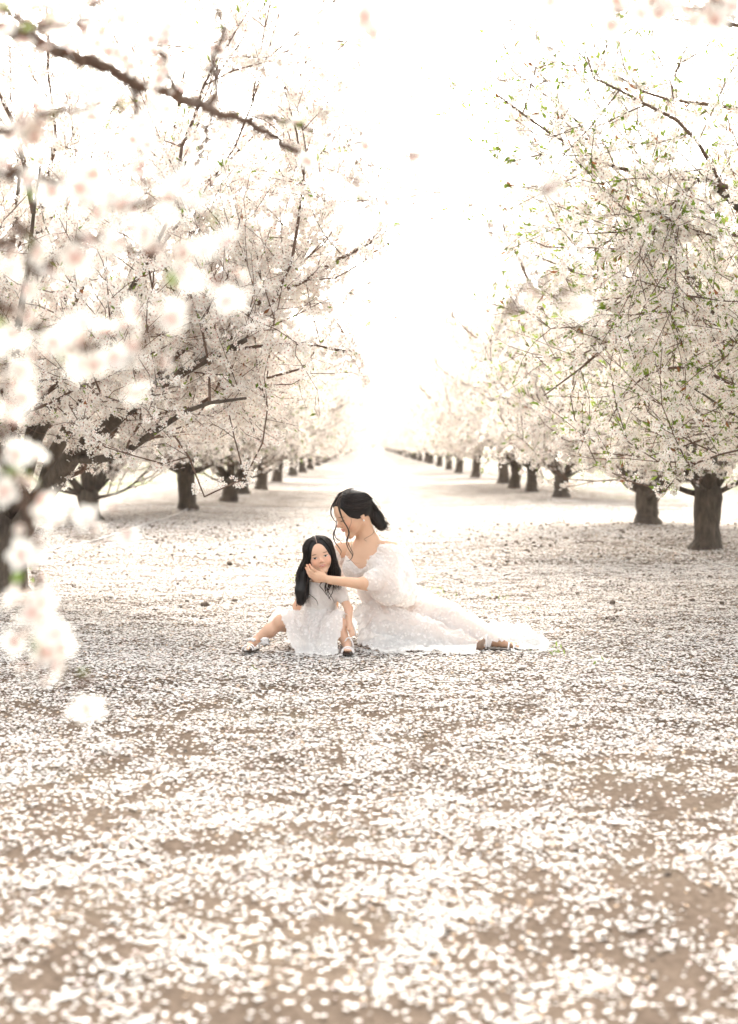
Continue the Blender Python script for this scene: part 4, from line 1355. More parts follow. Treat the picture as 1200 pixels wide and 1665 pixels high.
# =================================================================== the woman
def build_woman():
    root = empty('person', (at(650, 1040, 7.8).x, 7.8, 0))
    tag(root, 'black-haired woman in off-shoulder white lace gown, one hand cupping the girl\'s cheek', 'person', 'people sitting in the alley')
    root_loc = np.array(root.location)
    H = Head(at(573, 835, 7.74), (-.80, -.45, -.40), (0, 0, 1), .245)
    F = Field((at(488, 0, 7.3).x, 7.25, -.01), (at(862, 0, 7.6).x, 8.12, .86), .0036)
    H.sculpt(F)
    A = at
    # neck, shoulders, torso
    F.cap(H.p(0, -.12, -.25), A(600, 884, 7.80), .050, .052, .03)
    Ssh, Sfar = A(634, 893, 7.71), A(556, 895, 7.90)
    F.cap(A(600, 889, 7.80), Ssh, .042, .048, .035); F.cap(A(598, 889, 7.80), Sfar, .042, .045, .035)
    F.cap(A(600, 896, 7.80), A(596, 915, 7.79), .078, .088, .05)
    F.cap(A(584, 906, 7.78), A(612, 912, 7.74), .062, .066, .04)
    F.cap(A(596, 912, 7.79), A(618, 960, 7.82), .090, .088, .05)
    F.ell(A(577, 924, 7.73), (.055, .055, .05), None, .03); F.ell(A(604, 926, 7.70), (.055, .055, .05), None, .03)
    F.cap(A(618, 960, 7.82), A(648, 1002, 7.86), .088, .125, .06)
    F.cap(A(636, 1003, 7.78), A(664, 1003, 7.90), .105, .11, .05)
    # collar bones
    F.cap(A(602, 888, 7.745), A(630, 887, 7.70), .008, .009, .02); F.cap(A(594, 889, 7.76), A(566, 892, 7.85), .008, .009, .02)
    # near arm
    elb, wr = A(636, 955, 7.52), A(537, 943, 7.36)
    F.cap(Ssh, elb, .043, .034, .02); F.cap(elb, wr, .036, .0215, .012)
    F.cap(elb, A(590, 948, 7.44), .036, .033, .012)
    # hand under the girl's chin: knuckles, mids, tips
    kn = [A(517, 931, 7.345), A(514, 935, 7.335), A(512.5, 939, 7.335), A(513, 943, 7.345)]
    md = [A(508, 925, 7.325), A(503.5, 928.5, 7.315), A(502, 932.5, 7.32), A(504, 937, 7.335)]
    tp = [A(503.5, 918, 7.33), A(499, 918.5, 7.325), A(497.3, 923, 7.335), A(499.5, 929, 7.35)]
    build_hand(F, wr, None, None, [(kn[i], md[i], tp[i], .0076 - .0005 * (i == 3)) for i in range(4)],
               (A(528, 936, 7.37), A(523, 929, 7.39), A(519, 924, 7.405)))
    F.ell(A(521, 938, 7.345), (.030, .014, .022), None, .012)
    # far arm, propped behind the girl
    e2, w2 = A(545, 955, 7.98), A(538, 1020, 7.98)
    F.cap(Sfar, e2, .042, .034, .02); F.cap(e2, w2, .034, .022, .015); F.cap(w2, A(534, 1034, 7.93), .022, .014, .01)
    # legs folded to her left
    k1, a1 = A(612, 1009, 7.60), A(762, 1046, 7.56)
    F.cap(A(640, 1005, 7.78), k1, .088, .060, .03)
    F.cap(k1, A(665, 1021, 7.60), .058, .054, .03); F.cap(A(665, 1021, 7.60), a1, .054, .030, .02)
    k2, a2 = A(728, 1005, 7.74), A(806, 1043, 7.60)
    F.cap(A(660, 1000, 7.86), k2, .092, .060, .03); F.cap(k2, a2, .056, .030, .02)
    F.cap(a2, A(836, 1049, 7.50), .028, .018, .015); F.cap(a1, A(784, 1050, 7.52), .028, .020, .015)
    for i in range(5): F.cap(A(834, 1049.5, 7.47 + i * .012), A(843 - i, 1051.5, 7.46 + i * .013), .0085 - .0006 * i, .007 - .0005 * i, .004)
    V, Q = F.mesh('body')
    me = quads_mesh('body', V - root_loc, Q)
    bl = [(H.p(q * .17, .26, -.13), .030, (1.04, .88, .86)) for q in (-1, 1)] + [(H.p(0, .43, -.1), .014, (1.05, .88, .86))]
    bl += [(np.array(tuple(t)), .012, (1.05, .82, .80)) for t in tp]
    set_col(me, skin_cols(V, (.64, .40, .27), bl))
    body = link('body', me, MAT_SKIN, root)
    from mathutils.bvhtree import BVHTree
    bvh = BVHTree.FromPolygons([Vector(v) for v in V], [tuple(int(a) for a in q) for q in Q])
    class Off: pass
    def addp(name, pts, mat, off=.0006):
        o = patch(name, bvh, H, pts, mat, root, off)
        o.data.transform(Matrix.Translation(-root.location)); return o
    for s_ in (-1, 1):
        addp('eye', almond(s_ * .125, -.012, .062, .013, s_ * .08), MAT_LASH)
        addp('eyebrow', almond(s_ * .13, .075, .075, .011, -s_ * .10), MAT_BROW)
    addp('lips', almond(0, -.225, .085, .028, 0, up=.9, dn=.6), MAT_LIP); addp('teeth', almond(0, -.232, .055, .010, 0), MAT_MOUTH, .0012)
    # hair
    Fh = Field(tuple(H.o - .19), tuple(H.o + np.array([.26, .22, .20])), .0034)
    Fh.ell(H.p(0, -.075, .135), np.array((.375, .43, .385)) * H.h, H.M, .01)
    Fh.ell(H.p(0, .50, -.22), np.array((.33, .40, .52)) * H.h, H.M, .02, 'sub')
    Fh.ell(H.p(0, -.02, -.36), np.array((.50, .33, .26)) * H.h, H.M, .02, 'sub')
    gat = A(612, 842, 7.80)
    Fh.cap(H.p(0, -.38, .02), gat, .045, .036, .03)
    Fh.cap(gat, A(620, 855, 7.80), .036, .028, .02)
    Vh, Qh = Fh.mesh('hair', 1)
    T = Tubes(); r = np.random.default_rng(2)
    def lock(P, rad, c=0, sides=5, jit=.0, flat=.6):
        P = smooth_path(P, 5); 
        if jit: P = P + np.cumsum(r.normal(0, jit, P.shape), 0) * .5
        R = np.interp(np.linspace(0, 1, len(P)), np.linspace(0, 1, len(rad)), rad)
        T.add(P, R, sides, colr=(HAIRC * (1 - c) + HAIRW * c) * r.uniform(.6, 1.7), flat=flat)
    def skull(a, e, k=1.0):      # a: angle round the side from the front, e: elevation, on the hair ellipsoid
        return H.p(math.sin(a) * math.cos(e) * .375 * k, -.075 + math.cos(a) * math.cos(e) * .43 * k, .135 + math.sin(e) * .385 * k)
    for s_ in (-1, 1):
        for i in range(46):
            t = r.random()
            y0 = .30 - .50 * t
            st = H.p(s_ * .022, y0 - .075, .135 + .385 * math.sqrt(max(0, 1 - (y0 / .43) ** 2)) * 1.01)
            drop = r.uniform(0, 1)
            m1 = skull(s_ * (.75 + .5 * t), 1.05 - .9 * drop, 1.02)
            m2 = skull(s_ * (1.5 + .4 * t), .85 - 1.0 * drop, 1.03)
            m3 = skull(s_ * 2.4, .30 - .55 * drop, 1.02)
            lock([st, m1, m2, m3, np.array(tuple(gat)) + r.normal(0, .012, 3)], [.0015, .0055, .006, .0055, .004], .1 * r.random())
    for s_ in (-1, 1):           # fine single hairs
        for i in range(110):
            t = r.random(); y0 = .30 - .5 * t; drop = r.random(); k_ = r.uniform(1.03, 1.085)
            st = H.p(s_ * .03, y0 - .075, .135 + .385 * math.sqrt(max(0, 1 - (y0 / .43) ** 2)) * 1.02)
            lock([st, skull(s_ * (.75 + .5 * t), 1.05 - .9 * drop, k_), skull(s_ * (1.5 + .4 * t), .85 - 1.0 * drop, k_), skull(s_ * 2.4, .30 - .55 * drop, k_), np.array(tuple(gat)) + r.normal(0, .02, 3), np.array(tuple(A(622 + r.uniform(-10, 12), 856 + r.uniform(-8, 8), 7.80))) + r.normal(0, .006, 3)], [.0012, .0016, .0015, .0013, .001, .0006], .45 * r.random(), 4, .0012)
    for i in range(26):          # low tail
        g0 = np.array(tuple(gat)) + r.normal(0, .015, 3)
        e = np.array(tuple(A(624 + r.uniform(-8, 7), 858 + r.uniform(-4, 3), 7.80 + r.normal(0, .01))))
        lock([g0, (g0 + e) / 2 + np.array([.012, 0, .008]), e], [.006, .006, .0015], .2 * r.random(), jit=.0015)
    def pl(pxs, Y): return [A(x, y, Y) for x, y in pxs]
    lock(pl([(556, 806), (552, 818), (553, 832), (558, 846), (565, 858), (567, 868), (563, 880), (567, 893), (573, 903), (569, 911), (563, 912)], 7.61), [.005, .007, .007, .006, .0055, .005, .0045, .004, .003, .0015], .35)
    lock(pl([(556, 806), (550, 822), (555, 840), (562, 853), (568, 866), (565, 878), (569, 890), (574, 900), (572, 907)], 7.615), [.004, .005, .005, .0045, .004, .0035, .003, .0015], .5)
    lock(pl([(550, 808), (541, 820), (538, 834), (543, 845), (548, 850)], 7.70), [.006, .007, .006, .004, .0015], .1)
    lock(pl([(547, 846), (546, 858), (542, 868), (544, 880), (551, 890), (555, 897), (552, 903)], 7.68), [.003, .005, .0055, .005, .004, .003, .0012], .45)
    lock(pl([(548, 854), (544, 866), (546, 874), (553, 880), (556, 884)], 7.68), [.002, .004, .004, .003, .001], .45)
    lock(pl([(570, 838), (571, 850), (567, 862), (569, 874), (572, 886), (570, 900)], 7.60), [.0015, .0017, .0015, .0012, .001], .7)
    lock(pl([(610, 858), (606, 868), (598, 873), (592, 877), (596, 880)], 7.72), [.0018, .0016, .0014, .001], .7)
    lock(pl([(570, 910), (575, 915), (584, 916)], 7.64), [.001, .001, .0007], .8)
    for q in range(3): lock(pl([(620, 846 + q * 4), (627, 842 + q * 5), (629, 850 + q * 3), (624, 856 + q * 2), (631, 858 + q)], 7.8), [.0014, .001, .0009, .0008], .6)
    TV = np.concatenate(T.v); me2 = T.mesh('hair')
    nV = len(me2.vertices)
    # join the scalp volume to the locks
    mv = quads_mesh('hair_volume', Vh - root_loc, Qh); set_col(mv, np.tile(HAIRC, (len(Vh), 1)))
    me2.transform(Matrix.Translation(-root.location))
    hair = link('hair', mv, MAT_HAIR, root)
    lk = link('locks', me2, MAT_HAIR, hair)
    T = Tubes(); T.add([H.p(0, -.075 + .43 * math.sin(q) * 1.0, .135 + .385 * math.cos(q) * 1.0) - root_loc for q in np.linspace(.25, 1.0, 12)], .0011, 6)
    link('parting', T.mesh('parting'), plain('scalp', (.34, .22, .17)), hair)
    T = Tubes(); a_ = H.p(-.345, -.03, -.155); T.add([a_ + np.array([0, -.003, .003]) - root_loc, a_ + np.array([0, -.004, -.004]) - root_loc], .0045, 8)
    link('earring', T.mesh('earring'), MAT_PEARL, root)
    T = Tubes(); c0 = np.array(tuple(A(608, 817, 7.70))) - root_loc
    for k in range(7): T.add([c0 + np.array([.003 * k - .008, -.004, -.004 * k + .012]), c0 + np.array([.003 * k - .005, -.010, -.004 * k + .015])], .0035, 6)
    link('hair_clip', T.mesh('hair_clip'), MAT_PEARL, root)
    # ---- gown: bodice
    Fb = Field((at(535, 0, 7.6).x, 7.55, .02), (at(690, 0, 7.6).x, 8.05, .52), .0042)
    o_ = .010
    Fb.cap(A(596, 912, 7.79), A(618, 960, 7.82), .090 + o_, .090 + o_, .05); Fb.cap(A(584, 906, 7.78), A(612, 912, 7.74), .062 + o_, .066 + o_, .04)
    Fb.ell(A(577, 924, 7.73), (.068, .068, .062), None, .03); Fb.ell(A(604, 926, 7.70), (.068, .068, .062), None, .03)
    Fb.cap(A(618, 960, 7.82), A(648, 1002, 7.86), .092 + o_, .132 + o_, .06)
    zt = lambda X: np.interp((X / 7.75 * FPX / 1.0) + 600, [548, 566, 586, 604, 616, 640], [A(0, 896, 7.75).z, A(0, 906, 7.75).z, A(0, 925, 7.75).z, A(0, 912, 7.75).z, A(0, 898, 7.75).z, A(0, 894, 7.75).z])
    Fb.clip(lambda X, Y, Z: Z - zt(X) + 0 * Y)
    Vb, Qb = Fb.mesh('bodice', 1)
    nb = normals(Vb, Qb); Vb = Vb + nb * (noise3(Vb, 45, 5) * .012)[:, None]
    me3 = quads_mesh('gown_bodice', Vb - root_loc, Qb); link('gown_bodice', me3, MAT_LACE, root)
    # sleeves
    def sleeve(blobs, name, seed):
        lo = np.min([np.array(tuple(c)) - r_ for c, r_ in blobs], 0) - .03; hi = np.max([np.array(tuple(c)) + r_ for c, r_ in blobs], 0) + .03
        Fs = Field(lo, hi, .0042)
        for c, r_ in blobs: Fs.ell(c, (r_, r_ * .9, r_), None, .04)
        Vs, Qs = Fs.mesh('s', 2); ns = normals(Vs, Qs)
        c0 = Vs.mean(0)
        fold = 1 - 2 * np.abs(2 * fbm((Vs[:, 0] + Vs[:, 1]) * 22 + Vs[:, 2] * 5, Vs[:, 2] * 6 + Vs[:, 0] * 4, 3, seed) - 1)
        Vs = Vs + ns * (fold * .012 + noise3(Vs, 40, seed) * .022)[:, None]
        link(name, quads_mesh(name, Vs - root_loc, Qs), MAT_TULLE, root)
        return Vs, ns
    s1 = [(A(628, 905, 7.66), .060), (A(642, 912, 7.66), .068), (A(650, 935, 7.64), .078), (A(630, 930, 7.60), .075), (A(616, 944, 7.50), .060), (A(604, 947, 7.46), .045), (A(650, 955, 7.62), .072), (A(634, 955, 7.56), .068), (A(657, 968, 7.68), .060), (A(614, 920, 7.62), .045), (A(636, 958, 7.53), .066), (A(622, 962, 7.52), .05)]
    VS1, NS1 = sleeve(s1, 'gown_sleeve', 3)
    s2 = [(A(549, 903, 7.90), .050), (A(543, 925, 7.93), .055), (A(541, 948, 7.95), .050), (A(540, 890, 7.92), .030), (A(552, 940, 7.93), .05)]
    VS2, NS2 = sleeve(s2, 'gown_sleeve', 9)
    # ---- skirt with train
    S = []
    S += samp(A(640, 1000, 7.80), k1, .10, .062); S += samp(k1, A(665, 1021, 7.60), .060, .056); S += samp(A(665, 1021, 7.60), a1, .054, .022)
    S += samp(A(655, 990, 7.88), A(690, 998, 7.78), .115, .085); S += samp(A(690, 998, 7.78), k2, .085, .066); S += samp(k2, a2, .060, .028)
    S += samp(A(806, 1030, 7.62), A(850, 1034, 7.66), .035, .030, 6); S += samp(A(850, 1034, 7.66), A(885, 1052, 7.6), .030, .006, 6)
    S += samp(A(596, 1005, 7.62), A(578, 1022, 7.55), .045, .02, 6)
    S += [(A(622, 975, 7.80).x, 7.80, A(0, 972, 7.8).z, .09)]
    fr = [gnd(x, y) for x, y in ((560, 1046), (575, 1053), (596, 1060), (620, 1065), (650, 1063), (672, 1067), (700, 1063), (735, 1065), (758, 1064), (774, 1062), (779, 1056), (800, 1053.5), (826, 1054), (840, 1058), (850, 1061), (872, 1060), (897, 1056))]
    poly = [(p.x, p.y) for p in fr] + [(at(898, 0, 7.68).x, 7.68), (at(872, 0, 7.9).x, 7.9), (at(800, 0, 8.02).x, 8.02), (at(700, 0, 8.12).x, 8.12), (at(610, 0, 8.08).x, 8.05), (at(570, 0, 7.9).x, 7.9), (at(556, 0, 7.7).x, 7.7)]
    sk, Vk, Qk = skirt('gown_skirt', S, poly, (at(540, 0, 7.6).x, 7.28), (at(912, 0, 7.8).x, 8.2), .0055, 4, MAT_TULLE, root, 1.25, .026, .020)
    sk.data.transform(Matrix.Translation(-root.location))
    # frills along the hem
    VV, QQ, nn = [], [], 0
    for rows, off in ((fr[:10], 0), (fr[:10], .05), (fr[13:], 0), ([gnd(568, 1034), gnd(590, 1040), gnd(612, 1046), gnd(640, 1049), gnd(690, 1052)], 0)):
        pth = [(p.x, p.y + off + .012, hgt(p.x, p.y)) for p in rows]
        v, q = frill(pth, .030, .012, 7 + len(VV)); VV.append(v); QQ.append(q + nn); nn += len(v)
    link('hem_frill', quads_mesh('hem_frill', np.concatenate(VV) - root_loc, np.concatenate(QQ)), MAT_TULLE, root)
    # appliqued lace flowers
    r = np.random.default_rng(6)
    nk = normals(Vk, Qk); nk[nk[:, 2] < 0] *= -1
    i = r.choice(len(Vk), 420); cl = noise3(Vk[i], 7, 3, 2) > -.01; i = i[cl]
    j = r.choice(len(VS1), 170); j2 = r.choice(len(VS2), 50); jb = r.choice(len(Vb), 260)
    flowers_on('lace_flowers', np.concatenate([Vk[i], VS1[j], VS2[j2], Vb[jb]]) - root_loc, np.concatenate([nk[i], NS1[j], NS2[j2], nb[jb]]), .011, root, 5)
    sandal(root, tuple(np.array(tuple(A(784, 1053, 7.50))) - root_loc), tuple(np.array(tuple(A(845, 1055, 7.46))) - root_loc), .034, 0, False, MAT_SOLE, .014)
    # the upright brown heel of the other sandal
    T = Tubes(); T.add([np.array(tuple(A(780, 1056, 7.45))) - root_loc, np.array(tuple(A(781, 1048, 7.46))) - root_loc, np.array(tuple(A(785, 1041, 7.48))) - root_loc], [.026, .027, .021], 12, flat=.7)
    link('shoe_heel', T.mesh('shoe_heel'), MAT_TAN, root)
    return root

# =================================================================== the girl
def build_girl():
    root = empty('person', (at(520, 0, 7.5).x, 7.5, 0))
    tag(root, 'little girl with long loose black hair and white sandals sitting beside the woman', 'person', 'people sitting in the alley')
    rl = np.array(root.location); A = at
    H = Head(at(519.5, 902.5, 7.44), (.10, -.97, -.08), (-.24, 0, .97), .190)
    F = Field((at(400, 0, 7.4).x, 7.14, -.01), (at(585, 0, 7.4).x, 7.80, .62), .003)
    H.sculpt(F, True)
    F.cap(H.p(0, -.10, -.22), A(522, 950, 7.50), .034, .034, .02)
    F.cap(A(498, 958, 7.51), A(550, 960, 7.50), .030, .030, .02)
    F.cap(A(522, 955, 7.51), A(521, 975, 7.52), .055, .062, .03); F.cap(A(512, 960, 7.50), A(532, 962, 7.50), .05, .05, .03)
    F.cap(A(521, 975, 7.52), A(519, 1012, 7.55), .062, .070, .03); F.cap(A(508, 1022, 7.55), A(532, 1022, 7.55), .068, .068, .03)
    # arms
    F.cap(A(497, 958, 7.52), A(483, 985, 7.60), .025, .022, .015); F.cap(A(483, 985, 7.60), A(478, 1030, 7.68), .021, .015, .01); F.cap(A(478, 1030, 7.68), A(475, 1043, 7.66), .014, .009, .008)
    e, w_ = A(567, 990, 7.44), A(568, 1016, 7.38)
    F.cap(A(551, 960, 7.50), e, .025, .021, .015); F.cap(e, w_, .021, .0145, .01)
    for i in range(4): F.cap(w_, A(569 + i * 1.6, 1026 - i * .5, 7.365), .012, .0075, .006); F.cap(A(569 + i * 1.6, 1026 - i * .5, 7.365), A(570 + i * 2.0, 1035 - i, 7.35), .0062, .005, .003)
    F.cap(w_, A(566, 1024, 7.35), .010, .0065, .005)
    # legs
    kL, aL = A(457, 1012, 7.42), A(417, 1040, 7.42)
    F.cap(A(508, 1025, 7.52), kL, .058, .040, .02); F.cap(kL, A(438, 1025, 7.41), .034, .031, .015); F.cap(A(438, 1025, 7.41), aL, .034, .020, .012); F.ell(A(437, 1029, 7.43), (.034, .030, .026), None, .02); F.ell(A(455, 1010, 7.39), (.030, .020, .030), None, .02)
    F.cap(aL, A(410, 1047, 7.37), .022, .020, .01); F.cap(A(410, 1047, 7.37), A(402, 1052, 7.30), .020, .015, .01)
    kR, aR = A(548, 1014, 7.40), A(564, 1048, 7.36)
    F.cap(A(532, 1025, 7.52), kR, .058, .040, .02); F.cap(kR, aR, .037, .022, .015)
    F.cap(aR, A(565, 1057, 7.27), .022, .016, .01)
    for i in range(5):
        F.cap(A(565, 1056, 7.28), A(560.5 + i * 2.4, 1057 + .2 * i, 7.225), .009, .0062, .004)
        F.cap(A(404, 1051, 7.31), A(398 + i * 1.4, 1054 + .5 * i, 7.285 - .008 * i), .009, .0055, .004)
    V, Q = F.mesh('body')
    me = quads_mesh('body', V - rl, Q)
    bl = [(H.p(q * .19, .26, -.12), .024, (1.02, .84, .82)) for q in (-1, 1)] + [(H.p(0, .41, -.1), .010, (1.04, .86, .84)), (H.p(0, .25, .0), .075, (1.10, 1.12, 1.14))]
    set_col(me, skin_cols(V, (.62, .39, .275), bl))
    link('body', me, MAT_SKIN, root)
    from mathutils.bvhtree import BVHTree
    bvh = BVHTree.FromPolygons([Vector(v) for v in V], [tuple(int(a) for a in q) for q in Q])
    def addp(name, pts, mat, off=.0006):
        o = patch(name, bvh, H, pts, mat, root, off); o.data.transform(Matrix.Translation(-root.location)); return o
    for s_ in (-1, 1):
        x = s_ * .145
        addp('eye', almond(x, -.005, .062, .026, -s_ * .06), MAT_EYEW)
        addp('iris', almond(x + .004, -.002, .026, .027, 0), MAT_EYE, .0010)
        addp('eyelid', almond(x, .016, .066, .010, -s_ * .06), MAT_LASH, .0013)
        addp('eyebrow', almond(s_ * .15, .095, .070, .012, -s_ * .10), MAT_BROW)
        addp('nostril', almond(s_ * .028, -.135, .011, .007, 0), MAT_BROW, .0008)
    addp('lips', almond(0, -.235, .092, .036, 0, up=.8, dn=.9), MAT_LIP); addp('teeth', almond(0, -.228, .056, .011, 0), MAT_MOUTH, .0013)
    # hair
    Fh = Field(tuple(np.array(tuple(A(472, 990, 7.36))) + (0, -.04, 0)), tuple(np.array(tuple(A(566, 866, 7.64)))), .0032)
    Fh.ell(H.p(0, -.065, .125), np.array((.385, .44, .395)) * H.h, H.M, .01)
    Fh.cap(H.p(.28, -.12, .0), A(494, 935, 7.46), .026, .030, .03); Fh.cap(A(494, 935, 7.46), A(491, 960, 7.45), .032, .034, .02); Fh.cap(A(491, 960, 7.45), A(489, 978, 7.45), .033, .022, .02)
    Fh.cap(H.p(-.29, -.12, .0), A(545, 930, 7.47), .024, .028, .03); Fh.cap(A(545, 930, 7.47), A(548, 942, 7.46), .026, .014, .02)
    Fh.cap(H.p(0, -.30, -.1), A(520, 948, 7.56), .07, .05, .04)
    Fh.ell(H.p(0, .42, -.13), np.array((.275, .36, .40)) * H.h, H.M, .012, 'sub')
    Fh.ell(H.p(0, .36, .16), np.array((.13, .16, .20)) * H.h, H.M, .02, 'sub')
    Fh.cap(H.p(0, .1, -.45), H.p(0, .3, -.45), .035, .03, .01, 'sub')
    Vh, Qh = Fh.mesh('hair', 1)
    mv = quads_mesh('hair', Vh - rl, Qh); set_col(mv, np.tile(HAIRC, (len(Vh), 1)))
    hair = link('hair', mv, MAT_HAIR, root)
    T = Tubes(); T.add([H.p(0, -.065 + .44 * math.sin(q) * 1.0, .125 + .395 * math.cos(q) * 1.0) - rl for q in np.linspace(.1, .95, 12)], .0012, 6)
    link('parting', T.mesh('parting'), plain('scalp', (.34, .22, .17)), hair)
    T = Tubes(); r = np.random.default_rng(3)
    def lock(P, rad, c=0, sides=5, jit=0, flat=.6):
        P = smooth_path(P, 5)
        if jit: P = P + np.cumsum(r.normal(0, jit, P.shape), 0) * .5
        T.add(P, np.interp(np.linspace(0, 1, len(P)), np.linspace(0, 1, len(rad)), rad), sides, colr=(HAIRC * (1 - c) + HAIRW * c) * r.uniform(.6, 1.7), flat=flat)
    def skull(a, e, k=1.0): return H.p(math.sin(a) * math.cos(e) * .385 * k, -.065 + math.cos(a) * math.cos(e) * .44 * k, .125 + math.sin(e) * .395 * k)
    for s_ in (1, -1):           # subject's right is the image's left
        for i in range(52):
            t = r.random() ** .8
            y0 = .30 - .55 * t
            st = H.p(s_ * .020, y0 - .065, .125 + .395 * math.sqrt(1 - (y0 / .44) ** 2) * 1.01)
            a1 = .62 + .9 * t
            m1 = skull(s_ * a1, .92, 1.02); m2 = skull(s_ * (a1 + .18), .35, 1.03); m3 = skull(s_ * (a1 + .32), -.15, 1.02)
            if s_ > 0:
                d1 = A(492 + r.uniform(-5, 8), 935, 7.44 + .03 * t + r.normal(0, .006)); d2 = A(488 + r.uniform(-6, 9), 962, 7.425 + .03 * t); d3 = A(487 + r.uniform(-5, 8), 982 + r.uniform(-7, 4), 7.43)
            else:
                d1 = A(546 + r.uniform(-6, 5), 926, 7.44 + .03 * t + r.normal(0, .006)); d2 = A(551 + r.uniform(-8, 3), 938 + r.uniform(-3, 4), 7.44 + .02 * t); d3 = A(544 + r.uniform(-8, 4), 946 + r.uniform(-3, 6), 7.43)
            lock([st, m1, m2, m3, d1, d2, d3], [.0012, .005, .0055, .0055, .0055, .005, .0014], .1 * r.random())
    def pl(p, Y): return [A(x, y, Y) for x, y in p]
    for p in ([(545, 935), (536, 944), (530, 952), (534, 962), (540, 972), (544, 980)], [(542, 938), (532, 946), (528, 955), (531, 966), (537, 975)], [(548, 938), (543, 950), (541, 962), (537, 970), (534, 974)],
              [(526, 944), (520, 952), (526, 960), (531, 968)], [(500, 965), (508, 970), (515, 977), (517, 985)], [(538, 940), (537, 952), (533, 964), (538, 976)]):
        lock(pl(p, 7.405), [.0035, .004, .0035, .0028, .001], .4)
    for s_ in (1, -1):           # fine single hairs over the mass
        for i in range(110):
            t = r.random(); y0 = .30 - .55 * t
            st = H.p(s_ * .03, y0 - .065, .125 + .395 * math.sqrt(1 - (y0 / .44) ** 2) * 1.02)
            a1 = .60 + .95 * t; k_ = r.uniform(1.03, 1.09)
            x_ = (r.uniform(480, 503), r.uniform(478, 504)) if s_ > 0 else (r.uniform(538, 554), r.uniform(536, 556))
            lock([st, skull(s_ * a1, .92, k_), skull(s_ * (a1 + .18), .35, k_), skull(s_ * (a1 + .32), -.15, k_), A(x_[0], 938, 7.425 + .05 * t), A(x_[1], (966 if s_ > 0 else 948) + r.uniform(-4, 14), 7.42 + .03 * t)], [.0012, .0016, .0015, .0013, .0006], .45 * r.random(), 4, .001)
    for k in range(8): lock(pl([(540 + r.uniform(-6, 8), 936), (534 + r.uniform(-5, 8), 948), (534 + r.uniform(-6, 8), 960 + r.uniform(-3, 5))], 7.41), [.005, .005, .0015], .25)
    for k in range(5): lock(pl([(497, 925), (500 + r.uniform(-2, 5), 945), (498 + r.uniform(-3, 5), 965), (497 + r.uniform(-4, 4), 982)], 7.42), [.005, .005, .004, .001], .2)
    me2 = T.mesh('locks'); me2.transform(Matrix.Translation(-root.location)); link('locks', me2, MAT_HAIR, hair)
    # dress bodice with short cap sleeves
    Fb = Field((at(485, 0, 7.5).x, 7.36, .02), (at(566, 0, 7.5).x, 7.66, .40), .0038); o_ = .008
    Fb.cap(A(522, 955, 7.51), A(521, 975, 7.52), .055 + o_, .062 + o_, .03); Fb.cap(A(512, 960, 7.50), A(532, 962, 7.50), .05 + o_, .05 + o_, .03)
    Fb.cap(A(498, 958, 7.51), A(550, 960, 7.50), .030 + o_, .030 + o_, .02)
    Fb.cap(A(521, 975, 7.52), A(519, 1012, 7.55), .062 + o_, .074 + o_, .03)
    Fb.cap(A(497, 959, 7.52), A(490, 970, 7.56), .031, .030, .02); Fb.cap(A(551, 961, 7.50), A(559, 974, 7.47), .032, .031, .02)
    zt = A(0, 945, 7.5).z
    Fb.clip(lambda X, Y, Z: (Z - zt) + 0 * X + 0 * Y)
    Vb, Qb = Fb.mesh('b', 1); nb = normals(Vb, Qb); Vb = Vb + nb * (noise3(Vb, 60, 5) * .012)[:, None]
    link('dress_bodice', quads_mesh('dress_bodice', Vb - rl, Qb), MAT_COTTON, root)
    # skirt
    S = samp(A(508, 1022, 7.52), kL, .062, .043) + samp(kL, A(443, 1021, 7.42), .040, .036, 5) + samp(A(532, 1022, 7.52), kR, .062, .043) + samp(A(519, 1000, 7.55), A(519, 1015, 7.55), .075, .085, 3) + samp(kR, A(560, 1040, 7.38), .040, .026, 5) + samp(A(490, 1030, 7.44), A(535, 1034, 7.42), .05, .05, 6, .02)
    fr = [gnd(x, y) for x, y in ((436, 1056), (456, 1061), (480, 1066), (498, 1068), (515, 1070), (532, 1071), (545, 1069), (554, 1063), (560, 1060), (572, 1058), (584, 1050))]
    poly = [(p.x, p.y) for p in fr] + [(at(588, 0, 7.6).x, 7.6), (at(560, 0, 7.72).x, 7.72), (at(480, 0, 7.72).x, 7.72), (at(455, 0, 7.55).x, 7.55), (at(432, 0, 7.44).x, 7.50), (at(434, 0, 7.36).x, 7.36)]
    sk, Vk, Qk = skirt('dress_skirt', S, poly, (at(425, 0, 7.4).x, 7.14), (at(600, 0, 7.6).x, 7.8), .0048, 12, MAT_TULLE, root, 1.5, .019, .018, fdir=(.3, 1))
    sk.data.transform(Matrix.Translation(-root.location))
    v, q = frill([(p.x, p.y + .012, hgt(p.x, p.y)) for p in fr[1:8]], .028, .011, 17)
    link('hem_frill', quads_mesh('hem_frill', v - rl, q), MAT_TULLE, root)
    nk = normals(Vk, Qk); nk[nk[:, 2] < 0] *= -1
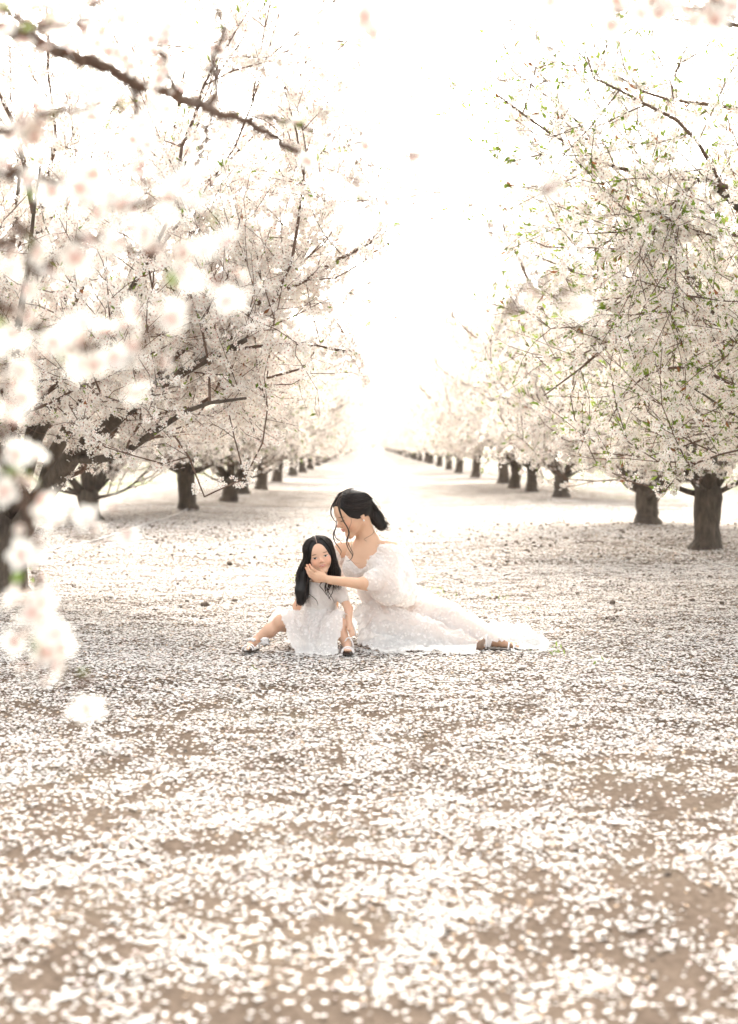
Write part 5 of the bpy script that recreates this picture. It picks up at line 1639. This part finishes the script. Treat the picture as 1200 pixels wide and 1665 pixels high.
    r = np.random.default_rng(6); i = r.choice(len(Vk), 900)
    x1, x2 = at(440, 0, 7.35).x, at(535, 0, 7.35).x
    i = i[(Vk[i, 0] > x1) & (Vk[i, 0] < x2) & (Vk[i, 2] > .05)][:330]
    jb = r.choice(len(Vb), 240)
    flowers_on('lace_flowers', np.concatenate([Vk[i], Vb[jb]]) - rl, np.concatenate([nk[i], nb[jb]]), .0072, root, 5)
    o = lambda p: tuple(np.array(tuple(p)) - rl)
    sandal(root, o(A(416, 1053, 7.43)), o(A(400, 1058, 7.275)), .030, 0, True, MAT_SOLE, .012)
    sandal(root, o(A(567, 1057, 7.36)), o(A(565, 1063, 7.215)), .030, 0, False, MAT_SOLE, .012)
    T = Tubes(); c0 = np.array(o(A(431, 1043, 7.33)))
    for k in range(9):
        a = k * .7; e_ = c0 + np.array([math.cos(a) * .022, -.004 + .006 * math.sin(3 * a), math.sin(a) * .020])
        T.add([c0, (c0 + e_) / 2 + np.array([0, -.008, 0]), e_, c0 + (e_ - c0) * .5], [.004, .010, .008, .004], 6, flat=.5)
    link('bow', T.mesh('bow'), MAT_STRAP, root)
    return root

build_woman()
build_girl()
# ------------------------------------------------------------------ haze
def haze(dens):
    x0, x1, y0, y1, z0, z1 = -520, 520, -75, 950, -1.5, 9.0
    v = [(x, y, z) for x in (x0, x1) for y in (y0, y1) for z in (z0, z1)]
    f = [(0, 1, 3, 2), (4, 6, 7, 5), (0, 4, 5, 1), (2, 3, 7, 6), (0, 2, 6, 4), (1, 5, 7, 3)]
    me = bpy.data.meshes.new('haze'); me.from_pydata(v, [], f)
    m, nt, out = new_mat('haze')
    pv = nt.nodes.new('ShaderNodeVolumePrincipled')
    pv.inputs['Color'].default_value = (1.0, 0.98, 0.95, 1)
    pv.inputs['Density'].default_value = dens
    pv.inputs['Anisotropy'].default_value = 0.2
    nt.links.new(pv.outputs[0], out.inputs['Volume'])
    o = link('haze', me, m, None, 'stuff')
    tag(o, 'warm white haze filling the orchard air', 'haze')
haze(0.0002)
